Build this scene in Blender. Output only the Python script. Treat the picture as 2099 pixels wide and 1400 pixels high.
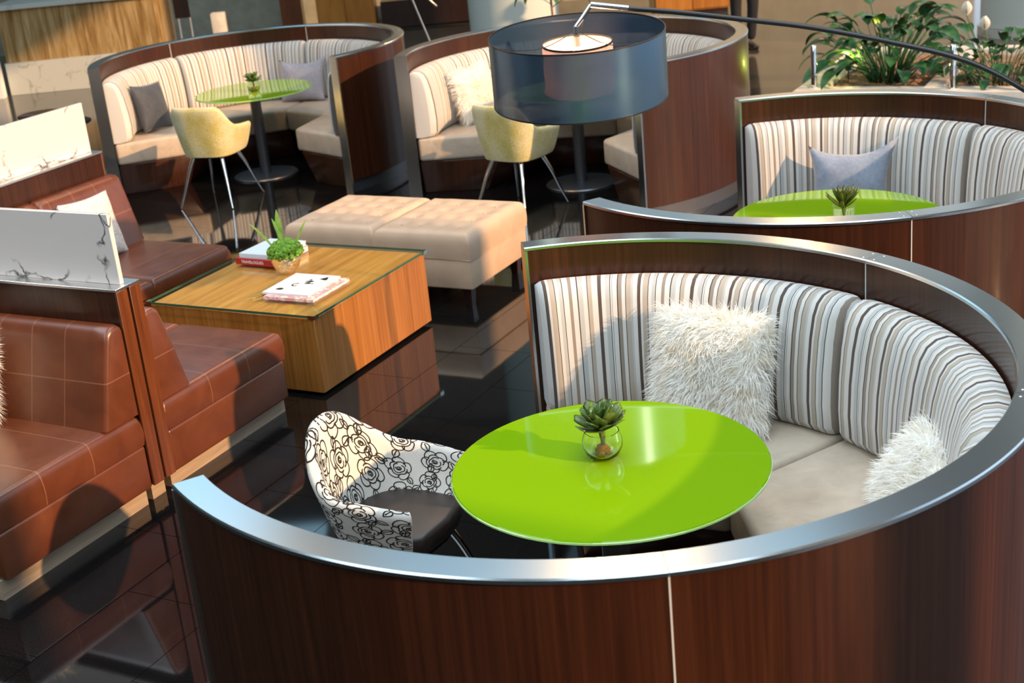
import bpy, bmesh, math, random
from mathutils import Vector, Matrix, noise
random.seed(7)
for o in list(bpy.data.objects): bpy.data.objects.remove(o, do_unlink=True)
S = bpy.context.scene
COL = S.collection
rad = math.radians

# ------------------------------------------------------------------ camera
cd = bpy.data.cameras.new('camera'); cam = bpy.data.objects.new('camera', cd); COL.objects.link(cam)
cd.sensor_width = 36.0; cd.lens = 2821.7*36.0/2099.0; cd.clip_end = 200
_r = Vector((0.99527115, -0.03383256, -0.09105322)); _u = Vector((0.09713564, 0.34665518, 0.93294955))
_f = Vector((0.0, 0.93738228, -0.34830225))
cam.matrix_world = Matrix(((_r.x,_u.x,-_f.x,0.0),(_r.y,_u.y,-_f.y,0.0),(_r.z,_u.z,-_f.z,2.6423),(0,0,0,1)))
S.camera = cam
cd.dof.use_dof = True; cd.dof.focus_distance = 5.0; cd.dof.aperture_fstop = 4.5

# ------------------------------------------------------------------ world, sun, area lights, exposure
w = bpy.data.worlds.new('sky'); S.world = w; w.use_nodes = True
bg = w.node_tree.nodes['Background']; bg.inputs[0].default_value = (0.70, 0.84, 1.0, 1); bg.inputs[1].default_value = 1.5
sd = bpy.data.lights.new('sun', 'SUN'); sun = bpy.data.objects.new('sun', sd); COL.objects.link(sun)
sd.energy = 6.0; sd.color = (1.0, 0.60, 0.30); sd.angle = rad(0.9)
SUN_AZ, SUN_EL = rad(-33), rad(21)
sv = Vector((math.cos(SUN_AZ)*math.cos(SUN_EL), math.sin(SUN_AZ)*math.cos(SUN_EL), math.sin(SUN_EL)))
sun.rotation_euler = sv.to_track_quat('Z', 'Y').to_euler(); sun.location = (8, -4, 6)
def area(name, loc, sx, sy, power, col, shape='RECTANGLE', rot=(0,0,0)):
    d = bpy.data.lights.new(name, 'AREA'); d.shape = shape; d.size = sx; d.size_y = sy; d.energy = power; d.color = col
    o = bpy.data.objects.new(name, d); COL.objects.link(o); o.location = loc; o.rotation_euler = rot
    return o
COOL = (0.76, 0.90, 1.0)
SKY = [(-5.0, 2.5, 3.6, 13.0, 14.5), (1.2, 2.5, 3.6, 13.0, 14.5), (-5.2, 15.0, 4.4, 7.0, 6.5), (0.6, 12.3, 5.0, 3.4, 3.6)]   # x, y, size, W per m2
for x, y, sx, sy, pw in SKY:
    area('skylight_light', (x, y, 6.85), sx, sy, pw*sx*sy, COOL if y < 10 else (0.42, 0.76, 1.0))
area('clerestory_light', (4.1, 22.25, 6.1), 8.0, 1.4, 3.4*8*1.4, (0.55, 0.82, 1.0), 'RECTANGLE', (rad(-90), 0, 0))
for x, y in [(0.85, 11.0), (4.6, 20.4), (-2.2, 9.0)]:
    area('downlight_light', (x, y, 6.3), 0.45, 0.45, 95, (1.0, 0.55, 0.22), 'DISK')
S.view_settings.view_transform = 'Standard'; S.view_settings.look = 'None'
S.view_settings.exposure = 0.0; S.view_settings.gamma = 1.0; S.view_settings.use_curve_mapping = False

# ------------------------------------------------------------------ node helpers / materials
class NT:
    def __init__(s, name):
        s.m = bpy.data.materials.new(name); s.m.use_nodes = True; s.t = s.m.node_tree
        s.b = s.t.nodes['Principled BSDF']; s.out = s.t.nodes['Material Output']
    def n(s, typ, **kw):
        nd = s.t.nodes.new(typ)
        for k, v in kw.items():
            if k.startswith('_'): setattr(nd, k[1:], v)
        for k, v in kw.items():
            if k.startswith('_'): continue
            k2 = int(k[1:]) if k[0] == 'i' and k[1:].isdigit() else k
            s.set(nd.inputs[k2], v)
        return nd
    def set(s, inp, v):
        if hasattr(v, 'bl_rna') and isinstance(v, bpy.types.NodeSocket): s.t.links.new(v, inp)
        elif hasattr(v, 'outputs'): s.t.links.new(v.outputs[0], inp)
        else:
            if isinstance(v, (tuple, list)) and len(v) == 3 and inp.type == 'RGBA': v = (*v, 1)
            inp.default_value = v
    def p(s, **kw):
        for k, v in kw.items(): s.set(s.b.inputs[k.replace('_', ' ')], v)
        return s
    def math(s, op, a, b=0.0, c=0.0):
        return s.n('ShaderNodeMath', _operation=op, i0=a, i1=b, i2=c).outputs[0]
    def ramp(s, fac, stops, interp='LINEAR'):
        nd = s.n('ShaderNodeValToRGB'); s.set(nd.inputs[0], fac); r = nd.color_ramp; r.interpolation = interp
        while len(r.elements) < len(stops): r.elements.new(0.5)
        for e, (pos, c) in zip(r.elements, stops): e.position = pos; e.color = (*c, 1)
        return nd.outputs[0]
    def uv(s, scale=(1,1,1), rot=(0,0,0)):
        tc = s.n('ShaderNodeTexCoord'); return s.n('ShaderNodeMapping', Vector=tc.outputs['UV'], Scale=scale, Rotation=rot).outputs[0]
    def ob(s, scale=(1,1,1)):
        tc = s.n('ShaderNodeTexCoord'); return s.n('ShaderNodeMapping', Vector=tc.outputs['Object'], Scale=scale).outputs[0]
    def noise(s, vec, scale=5, detail=4, rough=0.5, dist=0.0):
        return s.n('ShaderNodeTexNoise', Vector=vec, Scale=scale, Detail=detail, Roughness=rough, Distortion=dist).outputs[0]
    def bump(s, h, strength=0.2, dist=0.01):
        b = s.n('ShaderNodeBump', Height=h, Strength=strength, Distance=dist); s.t.links.new(b.outputs[0], s.b.inputs['Normal']); return s
    def mix(s, f, a, b):
        nd = s.n('ShaderNodeMix', _data_type='RGBA'); s.set(nd.inputs[0], f); s.set(nd.inputs[6], a); s.set(nd.inputs[7], b); return nd.outputs[2]

def plain(name, col, rough=0.5, metal=0.0, **kw):
    t = NT(name); t.p(Base_Color=col, Roughness=rough, Metallic=metal, **kw); return t.m
def wood(name, c0, c1, c2, rough=0.25, sc=(55, 1.6, 1), coat=0.5, rot=(0,0,0), spec=0.5):
    t = NT(name); v = t.uv(sc, rot); a = t.noise(v, 1.0, 6, 0.62, 0.4)
    b = t.noise(t.uv((sc[0]*0.12, sc[1]*0.5, 1), rot), 1.0, 3)
    f = t.math('ADD', t.math('MULTIPLY', a, 0.65), t.math('MULTIPLY', b, 0.35))
    t.p(Base_Color=t.ramp(f, [(0.33, c0), (0.5, c1), (0.68, c2)]), Roughness=rough, Coat_Weight=coat, Coat_Roughness=0.08)
    t.b.inputs['Specular IOR Level'].default_value = spec
    return t.m
M = {}
M['mahogany'] = wood('mahogany', (0.018, 0.0052, 0.0020), (0.036, 0.0104, 0.0040), (0.060, 0.0182, 0.0070), 0.33, (48, 0.9, 1), 0.16, (0, 0, 0), 0.36)
M['redwood'] = wood('redwood', (0.07, 0.018, 0.005), (0.13, 0.036, 0.010), (0.19, 0.060, 0.018), 0.3, (45, 1.5, 1), 0.4)
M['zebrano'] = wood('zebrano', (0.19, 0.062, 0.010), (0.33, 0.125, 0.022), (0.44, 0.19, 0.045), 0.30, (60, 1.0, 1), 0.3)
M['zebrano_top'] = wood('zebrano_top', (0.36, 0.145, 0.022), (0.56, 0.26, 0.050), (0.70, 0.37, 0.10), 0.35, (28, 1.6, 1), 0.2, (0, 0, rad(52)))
M['darkwood'] = wood('darkwood', (0.010, 0.004, 0.003), (0.022, 0.009, 0.006), (0.035, 0.014, 0.009), 0.35, (40, 2, 1), 0.3)
M['palewood'] = wood('palewood', (0.26, 0.19, 0.13), (0.36, 0.27, 0.19), (0.45, 0.35, 0.26), 0.35, (3, 50, 1), 0.2)
M['amberwood'] = wood('amberwood', (0.28, 0.10, 0.014), (0.42, 0.17, 0.03), (0.52, 0.24, 0.05), 0.3, (14, 1.2, 1), 0.3)
def brushed(name, col, rough):
    t = NT(name); v = t.ob((3, 3, 140)); n_ = t.noise(t.ob((9, 9, 9)), 1.0, 4)
    t.p(Base_Color=col, Metallic=1.0, Roughness=rough); return t.m
M['brushed'] = brushed('brushed_aluminium', (0.55, 0.62, 0.66), 0.22)
M['edge'] = brushed('edge_aluminium', (0.78, 0.78, 0.78), 0.3)
M['strip'] = plain('satin_strip', (0.62, 0.64, 0.64), 0.45, 0.25)
M['chrome'] = plain('chrome', (0.85, 0.86, 0.87), 0.06, 1.0)
M['steel_dark'] = plain('dark_steel', (0.15, 0.155, 0.17), 0.35, 0.8)
# striped cloth: u of the uv map is the arc length in metres
t = NT('striped_cloth'); sx = t.n('ShaderNodeSeparateXYZ', Vector=t.uv()).outputs[0]
fr = t.math('FRACT', t.math('MULTIPLY', sx, 1/0.35))
ivory, beige, taupe, brown, dark, grey = (0.64,0.63,0.605), (0.42,0.365,0.30), (0.26,0.215,0.175), (0.055,0.033,0.024), (0.014,0.011,0.010), (0.46,0.465,0.46)
seq = [(ivory,14),(dark,2),(grey,10),(ivory,8),(dark,2),(beige,14),(ivory,6),(brown,8),(ivory,12),(grey,6),(beige,12),(dark,2),(ivory,10),(taupe,10),(dark,3),(ivory,12),(dark,1.5),(ivory,4),(dark,1.5),(grey,12),(ivory,10),(brown,10),(ivory,16),(beige,10),(dark,2),(ivory,12),(grey,12),(dark,3),(ivory,14),(taupe,9)]
tot = sum(k for _, k in seq); pos = 0; st = []
for c, k in seq: st.append((pos/tot, c)); pos += k
colr = t.ramp(fr, st, 'CONSTANT')
wv = t.noise(t.uv((900, 260, 1)), 1.0, 2)
t.p(Base_Color=t.mix(t.math('MULTIPLY', wv, 0.16), colr, (0.30,0.27,0.24)), Roughness=0.85, Sheen_Weight=0.25).bump(wv, 0.15, 0.002); M['stripe'] = t.m
def leather(name, c0, c1, rough, bumpk=0.25, sc=7, coat=0.15):
    t = NT(name); o = t.ob(); a = t.noise(o, sc, 5, 0.6, 0.8); g = t.n('ShaderNodeTexVoronoi', Vector=o, Scale=260).outputs[0]
    t.p(Base_Color=t.ramp(a, [(0.3, c0), (0.7, c1)]), Roughness=t.math('ADD', t.math('MULTIPLY', a, 0.2), rough-0.1), Coat_Weight=coat, Coat_Roughness=0.3)
    wr = t.noise(t.ob((5, 14, 5)), 1.0, 3, 0.5, 1.5)
    t.bump(t.math('ADD', t.math('MULTIPLY', g, 0.05), wr), bumpk, 0.012); return t
M['cream'] = leather('cream_leather', (0.40, 0.325, 0.25), (0.52, 0.43, 0.34), 0.46, 0.28).m
M['tan'] = leather('tan_leather', (0.50, 0.355, 0.245), (0.58, 0.42, 0.295), 0.5, 0.15).m
M['brown'] = leather('brown_leather', (0.090, 0.023, 0.008), (0.132, 0.036, 0.0125), 0.36, 0.12, 5, 0.35).m
M['chocolate'] = leather('chocolate_leather', (0.020, 0.013, 0.011), (0.030, 0.020, 0.016), 0.5, 0.1).m
t = NT('lime_glass'); t.p(Base_Color=(0.180, 0.345, 0.003), Roughness=0.04); M['lime'] = t.m
M['lime_edge'] = plain('lime_glass_edge', (0.42, 0.70, 0.22), 0.08, 0, Coat_Weight=1.0)
def cloth(name, c0, c1, sc=120, rough=0.9, bs=0.2):
    t = NT(name); o = t.ob(); a = t.noise(o, sc, 3); b = t.noise(o, 9, 3)
    t.p(Base_Color=t.ramp(t.math('ADD', t.math('MULTIPLY', a, .5), t.math('MULTIPLY', b, .5)), [(0.35, c0), (0.65, c1)]), Roughness=rough, Sheen_Weight=0.3).bump(a, bs, 0.002); return t.m
M['bluegrey'] = cloth('blue_grey_satin', (0.185, 0.22, 0.285), (0.27, 0.31, 0.39), 60, 0.6)
M['charcoal'] = cloth('charcoal_velvet', (0.024, 0.030, 0.042), (0.046, 0.055, 0.074), 60, 0.7)
M['lavender'] = cloth('lavender_grey_satin', (0.25, 0.25, 0.30), (0.36, 0.355, 0.41), 60, 0.6)
M['furbase'] = cloth('fur_backing', (0.80, 0.77, 0.70), (0.90, 0.88, 0.82), 90)
t = NT('ivory_fur'); oi = t.n('ShaderNodeTexCoord'); nn = t.noise(t.ob((1,1,1)), 16, 3)
t.p(Base_Color=t.ramp(nn, [(0.3, (0.90,0.845,0.73)), (0.5, (0.965,0.95,0.91)), (0.7, (0.98,0.98,0.97))]), Roughness=0.75); fc = t.b.inputs['Base Color'].links[0].from_socket
tl_ = t.n('ShaderNodeBsdfTranslucent', Color=fc); mx = t.n('ShaderNodeMixShader', i0=0.45, i1=t.b.outputs[0], i2=tl_.outputs[0]); t.t.links.new(mx.outputs[0], t.out.inputs[0]); M['fur'] = t.m
# mottled yellow chenille
t = NT('yellow_chenille'); o = t.ob(); a = t.noise(o, 6, 2); b = t.noise(o, 95, 3, 0.7)
f = t.math('ADD', t.math('ADD', t.math('MULTIPLY', a, 0.45), 0.175), t.math('MULTIPLY', b, 0.60))
t.p(Base_Color=t.ramp(f, [(0.50, (0.66,0.62,0.46)), (0.66, (0.60,0.53,0.27)), (0.78, (0.50,0.41,0.10)), (0.92, (0.36,0.30,0.05))]), Roughness=0.9, Sheen_Weight=0.3).bump(b, 0.4, 0.004); M['chenille'] = t.m
M['rose'] = cloth('rose_cloth', (0.54, 0.51, 0.465), (0.63, 0.60, 0.55), 260, 0.9, 0.15); M['ink'] = plain('black_print', (0.012, 0.009, 0.008), 0.9)
# floor, stone
t = NT('black_granite'); o = t.ob(); a = t.noise(o, 150, 3, 0.6)
t.p(Base_Color=t.ramp(a, [(0.45, (0.0035,0.0036,0.004)), (0.75, (0.012,0.012,0.012))]), Roughness=0.045); t.b.inputs['Specular IOR Level'].default_value = 0.75; M['granite'] = t.m
M['grout'] = plain('grout', (0.05, 0.047, 0.043), 0.6)
t = NT('beige_marble_floor'); o = t.ob(); a = t.noise(o, 0.8, 5, 0.6, 1.2)
t.p(Base_Color=t.ramp(a, [(0.3, (0.046,0.037,0.024)), (0.7, (0.082,0.068,0.047))]), Roughness=0.10); M['farfloor'] = t.m
t = NT('travertine'); a = t.noise(t.uv((14, 1.1, 1)), 1.0, 6, 0.65, 0.9)
t.p(Base_Color=t.ramp(a, [(0.30, (0.15,0.075,0.018)), (0.48, (0.29,0.185,0.07)), (0.62, (0.42,0.31,0.15)), (0.8, (0.50,0.41,0.24))]), Roughness=0.3); M['travertine'] = t.m
def marble(name, base, vein, dens, rough=0.12):
    t = NT(name); o = t.ob(); d = t.n('ShaderNodeTexNoise', Vector=o, Scale=3.0, Detail=5.0)
    ad = t.n('ShaderNodeVectorMath', _operation='MULTIPLY_ADD'); t.set(ad.inputs[0], d.outputs['Color']); ad.inputs[1].default_value = (0.5,0.5,0.5); t.set(ad.inputs[2], o)
    v = t.n('ShaderNodeTexVoronoi', _feature='DISTANCE_TO_EDGE', Vector=ad.outputs[0], Scale=3.4)
    thin = t.ramp(v.outputs[0], [(0.0, (1,1,1)), (dens, (0,0,0))])
    pm = t.ramp(t.noise(o, 5.5, 3), [(0.47, (0,0,0)), (0.57, (1,1,1))])
    k = t.math('MULTIPLY', thin, pm)
    t.p(Base_Color=t.mix(k, base, vein), Roughness=rough); return t.m
M['marble'] = marble('white_marble', (0.60, 0.60, 0.595), (0.035, 0.035, 0.04), 0.030)
M['palemarble'] = marble('pale_marble', (0.50, 0.52, 0.48), (0.30, 0.31, 0.28), 0.05, 0.3)
M['concrete'] = cloth('grey_stone', (0.30, 0.29, 0.22), (0.40, 0.39, 0.31), 3, 0.6, 0.02)
M['plaster'] = plain('cool_plaster', (0.52, 0.60, 0.58), 0.6)
M['ceiling'] = plain('ceiling_plaster', (0.13, 0.115, 0.095), 0.8)
M['wall'] = plain('wall_plaster', (0.25, 0.22, 0.17), 0.7)
M['ledge'] = cloth('limestone', (0.56, 0.52, 0.45), (0.68, 0.645, 0.575), 14, 0.6, 0.05)
M['bark'] = cloth('bark_mulch', (0.10, 0.045, 0.018), (0.32, 0.17, 0.07), 55, 0.9, 0.8)
M['black'] = plain('black_satin', (0.010, 0.011, 0.013), 0.35)
M['white'] = plain('white_paint', (0.78, 0.80, 0.80), 0.4)
def glass(name, col=(1,1,1), rough=0.0, ior=1.45):
    t = NT(name); t.p(Base_Color=col, Roughness=rough, IOR=ior, Transmission_Weight=1.0); return t.m
M['glass'] = glass('clear_glass')
M['greenglass'] = glass('green_edge_glass', (0.80, 0.95, 0.86), 0.0, 1.5)
t = NT('teal_window'); t.p(Base_Color=(0.02, 0.07, 0.08), Roughness=0.08); M['tealglass'] = t.m
def leafm(name, c0, c1, rough=0.3, sc=12):
    t = NT(name); a = t.noise(t.ob(), sc, 3); t.p(Base_Color=t.ramp(a, [(0.35, c0), (0.65, c1)]), Roughness=rough); return t.m
M['leaf'] = leafm('peace_lily_leaf', (0.012, 0.060, 0.026), (0.045, 0.145, 0.045))
M['succulent'] = leafm('dark_succulent', (0.018, 0.048, 0.012), (0.12, 0.20, 0.035), 0.28, 34)
M['succulent_red'] = leafm('bronze_succulent', (0.035, 0.06, 0.010), (0.13, 0.15, 0.025), 0.3, 30)
M['moss'] = leafm('moss_green', (0.06, 0.17, 0.005), (0.17, 0.36, 0.015), 0.6, 60)
M['spike'] = leafm('lime_spike', (0.20, 0.34, 0.03), (0.36, 0.52, 0.07), 0.4, 20)
M['spathe'] = plain('white_spathe', (0.82, 0.76, 0.66), 0.5)
M['stem'] = plain('plant_stem', (0.10, 0.15, 0.03), 0.5)
M['soil'] = plain('amber_roots', (0.22, 0.11, 0.03), 0.7)

# ------------------------------------------------------------------ object helpers
def boxuv(bm):
    lay = bm.loops.layers.uv.new('UVMap')
    for f in bm.faces:
        n = f.normal; ax = max(range(3), key=lambda i: abs(n[i]))
        for l in f.loops:
            c = l.vert.co
            l[lay].uv = (c.x, c.y) if ax == 2 else ((c.y, c.z) if ax == 0 else (c.x, c.z))
def obj(name, bm, mat, parent=None, smooth=True, angle=40):
    bm.normal_update()
    if not bm.loops.layers.uv: boxuv(bm)
    me = bpy.data.meshes.new(name); bm.to_mesh(me); bm.free(); me.materials.append(mat)
    return link(name, me, parent, smooth, angle)
def link(name, me, parent=None, smooth=False, angle=40):
    if smooth:
        me.polygons.foreach_set('use_smooth', [True]*len(me.polygons))
        try: me.set_sharp_from_angle(angle=rad(angle))
        except Exception: pass
    o = bpy.data.objects.new(name, me); COL.objects.link(o)
    if parent: o.parent = parent
    return o
def tag(o, label, cat, group=None):
    o['label'] = label; o['category'] = cat
    if group: o['group'] = group
    return o
def thing(name, label, cat, loc=(0,0,0), rz=0.0, group=None):
    e = bpy.data.objects.new(name, None); COL.objects.link(e); e.empty_display_size = 0.1
    e.location = loc; e.rotation_euler = (0, 0, rz); return tag(e, label, cat, group)
def struct(o): o['kind'] = 'structure'; return o
def dup(root, loc, rz, label=None, group=None):
    def cp(o, par):
        c = o.copy(); COL.objects.link(c); c.parent = par
        for ch in o.children: cp(ch, c)
        return c
    r = cp(root, None); r.location = loc; r.rotation_euler = (0, 0, rz)
    if label: r['label'] = label
    if group: r['group'] = group
    return r
def addbox(bm, x0, x1, y0, y1, z0, z1):
    v = [bm.verts.new(p) for p in [(x0,y0,z0),(x1,y0,z0),(x1,y1,z0),(x0,y1,z0),(x0,y0,z1),(x1,y0,z1),(x1,y1,z1),(x0,y1,z1)]]
    for q in [(3,2,1,0),(4,5,6,7),(0,1,5,4),(1,2,6,5),(2,3,7,6),(3,0,4,7)]: bm.faces.new([v[i] for i in q])
def box(name, x0, x1, y0, y1, z0, z1, mat, parent=None, bev=0.0, seg=2):
    bm = bmesh.new(); addbox(bm, x0, x1, y0, y1, z0, z1)
    if bev: bmesh.ops.bevel(bm, geom=bm.edges[:], offset=bev, segments=seg, affect='EDGES', profile=0.5)
    return obj(name, bm, mat, parent)
def prism(pts, z0, z1, bev=0.0, seg=2, pts_low=None):
    bm = bmesh.new(); lo = [bm.verts.new((x, y, z0)) for x, y in (pts_low or pts)]; hi = [bm.verts.new((x, y, z1)) for x, y in pts]
    n = len(pts)
    bm.faces.new(lo[::-1]); bm.faces.new(hi)
    for i in range(n): bm.faces.new([lo[i], lo[(i+1) % n], hi[(i+1) % n], hi[i]])
    bmesh.ops.recalc_face_normals(bm, faces=bm.faces[:])
    if bev: bmesh.ops.bevel(bm, geom=[e for e in bm.edges if e.calc_face_angle(0) > 0.5], offset=bev, segments=seg, affect='EDGES', profile=0.5)
    return bm
def lathe(prof, n=48, closed=False):
    bm = bmesh.new(); rows = []
    for r, z in prof:
        if r < 1e-6: rows.append([bm.verts.new((0, 0, z))])
        else: rows.append([bm.verts.new((r*math.cos(2*math.pi*k/n), r*math.sin(2*math.pi*k/n), z)) for k in range(n)])
    prs = list(zip(rows, rows[1:])) + ([(rows[-1], rows[0])] if closed else [])
    for a, b in prs:
        for k in range(n):
            k2 = (k+1) % n
            if len(a) == 1 and len(b) == 1: continue
            if len(a) == 1: bm.faces.new([a[0], b[k], b[k2]])
            elif len(b) == 1: bm.faces.new([a[k], b[0], a[k2]])
            else: bm.faces.new([a[k], b[k], b[k2], a[k2]])
    bmesh.ops.recalc_face_normals(bm, faces=bm.faces[:]); return bm
def tube(path, rads, n=10, bm=None):
    bm = bm or bmesh.new(); P = [Vector(p) for p in path]
    if not isinstance(rads, (list, tuple)): rads = [rads]*len(P)
    up = Vector((0.13, 0.21, 0.97)); prev = None; rings = []
    for i, p in enumerate(P):
        d = (P[min(i+1, len(P)-1)] - P[max(i-1, 0)]).normalized()
        a = d.cross(up if prev is None else prev)
        if a.length < 1e-4: a = d.cross(Vector((1, 0, 0)))
        a.normalize(); b = d.cross(a).normalized(); prev = -b if prev is None else prev
        prev = a.cross(d).normalized()
        rings.append([bm.verts.new(p + rads[i]*(a*math.cos(2*math.pi*k/n) + b*math.sin(2*math.pi*k/n))) for k in range(n)])
    for r0, r1 in zip(rings, rings[1:]):
        # align to nearest to avoid twist
        off = min(range(n), key=lambda s: sum((r0[k].co - r1[(k+s) % n].co).length_squared for k in (0, n//3)))
        r1[:] = r1[off:] + r1[:off]
        for k in range(n): bm.faces.new([r0[k], r0[(k+1) % n], r1[(k+1) % n], r1[k]])
    bm.faces.new(rings[0][::-1]); bm.faces.new(rings[-1])
    bmesh.ops.recalc_face_normals(bm, faces=bm.faces[:]); return bm
def smoothpath(pts, n=8):
    P = [Vector(p) for p in pts]; P = [2*P[0]-P[1]] + P + [2*P[-1]-P[-2]]; out = []
    for i in range(1, len(P)-2):
        for k in range(n):
            t = k/n; a, b, c, d = P[i-1], P[i], P[i+1], P[i+2]
            out.append(0.5*((2*b) + (c-a)*t + (2*a-5*b+4*c-d)*t*t + (3*b-a-3*c+d)*t**3))
    out.append(P[-2]); return out
def sector(prof_fn, a0, a1, n, rref):
    """sweep a closed (r,z) profile from angle a0 to a1 (degrees); prof_fn(t) gives the profile at t in 0..1; uv: u arc length, v height"""
    bm = bmesh.new(); lay = bm.loops.layers.uv.new('UVMap'); rows = []
    for i in range(n+1):
        t = i/n; a = rad(a0 + (a1-a0)*t)
        pr = prof_fn(t); rows.append([(bm.verts.new((r*math.cos(a+da), r*math.sin(a+da), z)), (a+da)*rref, z) for r, z, da in pr])
    m = len(rows[0])
    def face(q):
        f = bm.faces.new([x[0] for x in q])
        for l, x in zip(f.loops, q): l[lay].uv = (x[1], x[2])
    for A, B in zip(rows, rows[1:]):
        for j in range(m): face([A[j], A[(j+1) % m], B[(j+1) % m], B[j]])
    face(rows[0][::-1]); face(rows[-1])
    bmesh.ops.recalc_face_normals(bm, faces=bm.faces[:]); return bm
def rect_sector(r0, r1, z0, z1, a0, a1, n=20, rref=1.3):
    return sector(lambda t: [(r0, z0, 0), (r1, z0, 0), (r1, z1, 0), (r0, z1, 0)], a0, a1, n, rref)
def softbox(x0, x1, y0, y1, z0, z1, er=0.035, n=14, dome=0.0, dimples=(), dr=0.06, dd=0.015, bulge=0.0, wr=0.0):
    """upholstered block: rounded top edge, straight (or bulging) sides, optional buttons"""
    def samples(a, b):
        e = [a + er*k/5*(1 if True else 1) for k in range(5)]; m = [a+er + (b-a-2*er)*k/n for k in range(n+1)]
        return e + m + [b - er*(4-k)/5 for k in range(5)]
    X, Y = samples(x0, x1), samples(y0, y1); bm = bmesh.new(); G = []
    for x in X:
        row = []
        for y in Y:
            d = min(x-x0, x1-x, y-y0, y1-y); z = z1
            if d < er: z -= er*(1 - math.sqrt(max(0, 1-(1-d/er)**2)))
            u = (2*x-x0-x1)/(x1-x0); v = (2*y-y0-y1)/(y1-y0)
            z += dome*(1-u*u)*(1-v*v)
            for (cx, cy) in dimples:
                q = math.hypot(x-cx, y-cy)/dr
                if q < 3: z -= dd*math.exp(-q*q)
            if wr: z += wr*noise.noise(Vector((x*9, y*9, z1*3)))
            row.append(bm.verts.new((x, y, z)))
        G.append(row)
    nx, ny = len(X), len(Y)
    for i in range(nx-1):
        for j in range(ny-1): bm.faces.new([G[i][j], G[i+1][j], G[i+1][j+1], G[i][j+1]])
    loop = [(i, 0) for i in range(nx)] + [(nx-1, j) for j in range(1, ny)] + [(i, ny-1) for i in range(nx-2, -1, -1)] + [(0, j) for j in range(ny-2, 0, -1)]
    prev = [G[i][j] for i, j in loop]; steps = 4; cx, cy = (x0+x1)/2, (y0+y1)/2; zt = z1 - er
    for s in range(1, steps+1):
        q = s/steps; ring = []
        k = bulge*math.sin(math.pi*q)
        for i, j in loop:
            x, y = X[i], Y[j]
            dx = (-k if i == 0 else (k if i == nx-1 else 0)); dy = (-k if j == 0 else (k if j == ny-1 else 0))
            ring.append(bm.verts.new((x+dx, y+dy, zt + (z0-zt)*q)))
        for a in range(len(loop)):
            b = (a+1) % len(loop); bm.faces.new([prev[a], prev[b], ring[b], ring[a]])
        prev = ring
    bm.faces.new(prev)
    bmesh.ops.recalc_face_normals(bm, faces=bm.faces[:]); return bm
def text_mesh(body, size, depth=0.0004):
    c = bpy.data.curves.new('lettering', 'FONT'); c.body = body; c.size = size; c.extrude = depth; c.align_x = 'CENTER'; c.align_y = 'CENTER'
    o = bpy.data.objects.new('lettering', c); COL.objects.link(o); dg = bpy.context.evaluated_depsgraph_get()
    me = bpy.data.meshes.new_from_object(o.evaluated_get(dg)); bpy.data.objects.remove(o, do_unlink=True); return me

# ------------------------------------------------------------------ the grid the lounge furniture follows
GA = -0.5015; OX, OY = -0.9782, 6.5492
cU, sU = math.cos(GA), math.sin(GA)
def G(u, v, z=0.0): return (OX + u*cU - v*sU, OY + u*sU + v*cU, z)

# ------------------------------------------------------------------ the room shell
struct(box('wall_back', -13, 7.9, 22.3, 22.6, 0, 7.0, M['concrete']))
struct(box('wall_left', -13.3, -13, -6.3, 22.6, 0, 7.0, M['wall']))
struct(box('wall_front', -13, 7.9, -6.3, -6.0, 0, 7.0, M['wall']))
struct(box('ceiling', -13.3, 7.9, -6.3, 22.6, 7.0, 7.2, M['ceiling']))
wr = struct(box('wall_right', 7.6, 7.9, -6.0, 22.3, 0, 0.18, M['wall']))        # glazed side: sill, columns, head
for y in (-5.8, -1.6, 2.6, 6.8, 11.0, 15.2, 19.4): box('column', 7.6, 7.9, y-0.09, y+0.09, 0.18, 6.75, M['wall'], wr)
box('head_beam', 7.6, 7.9, -6.0, 22.3, 6.75, 7.0, M['wall'], wr)
for i, (x, y, sx, sy, _p) in enumerate(SKY):
    bm = bmesh.new(); a, b = sx/2, sy/2
    addbox(bm, x-a-.1, x-a, y-b-.1, y+b+.1, 6.8, 7.0); addbox(bm, x+a, x+a+.1, y-b-.1, y+b+.1, 6.8, 7.0)
    addbox(bm, x-a, x+a, y-b-.1, y-b, 6.8, 7.0); addbox(bm, x-a, x+a, y+b, y+b+.1, 6.8, 7.0)
    struct(obj('trim_%d' % (i+1), bm, M['white']))
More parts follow.
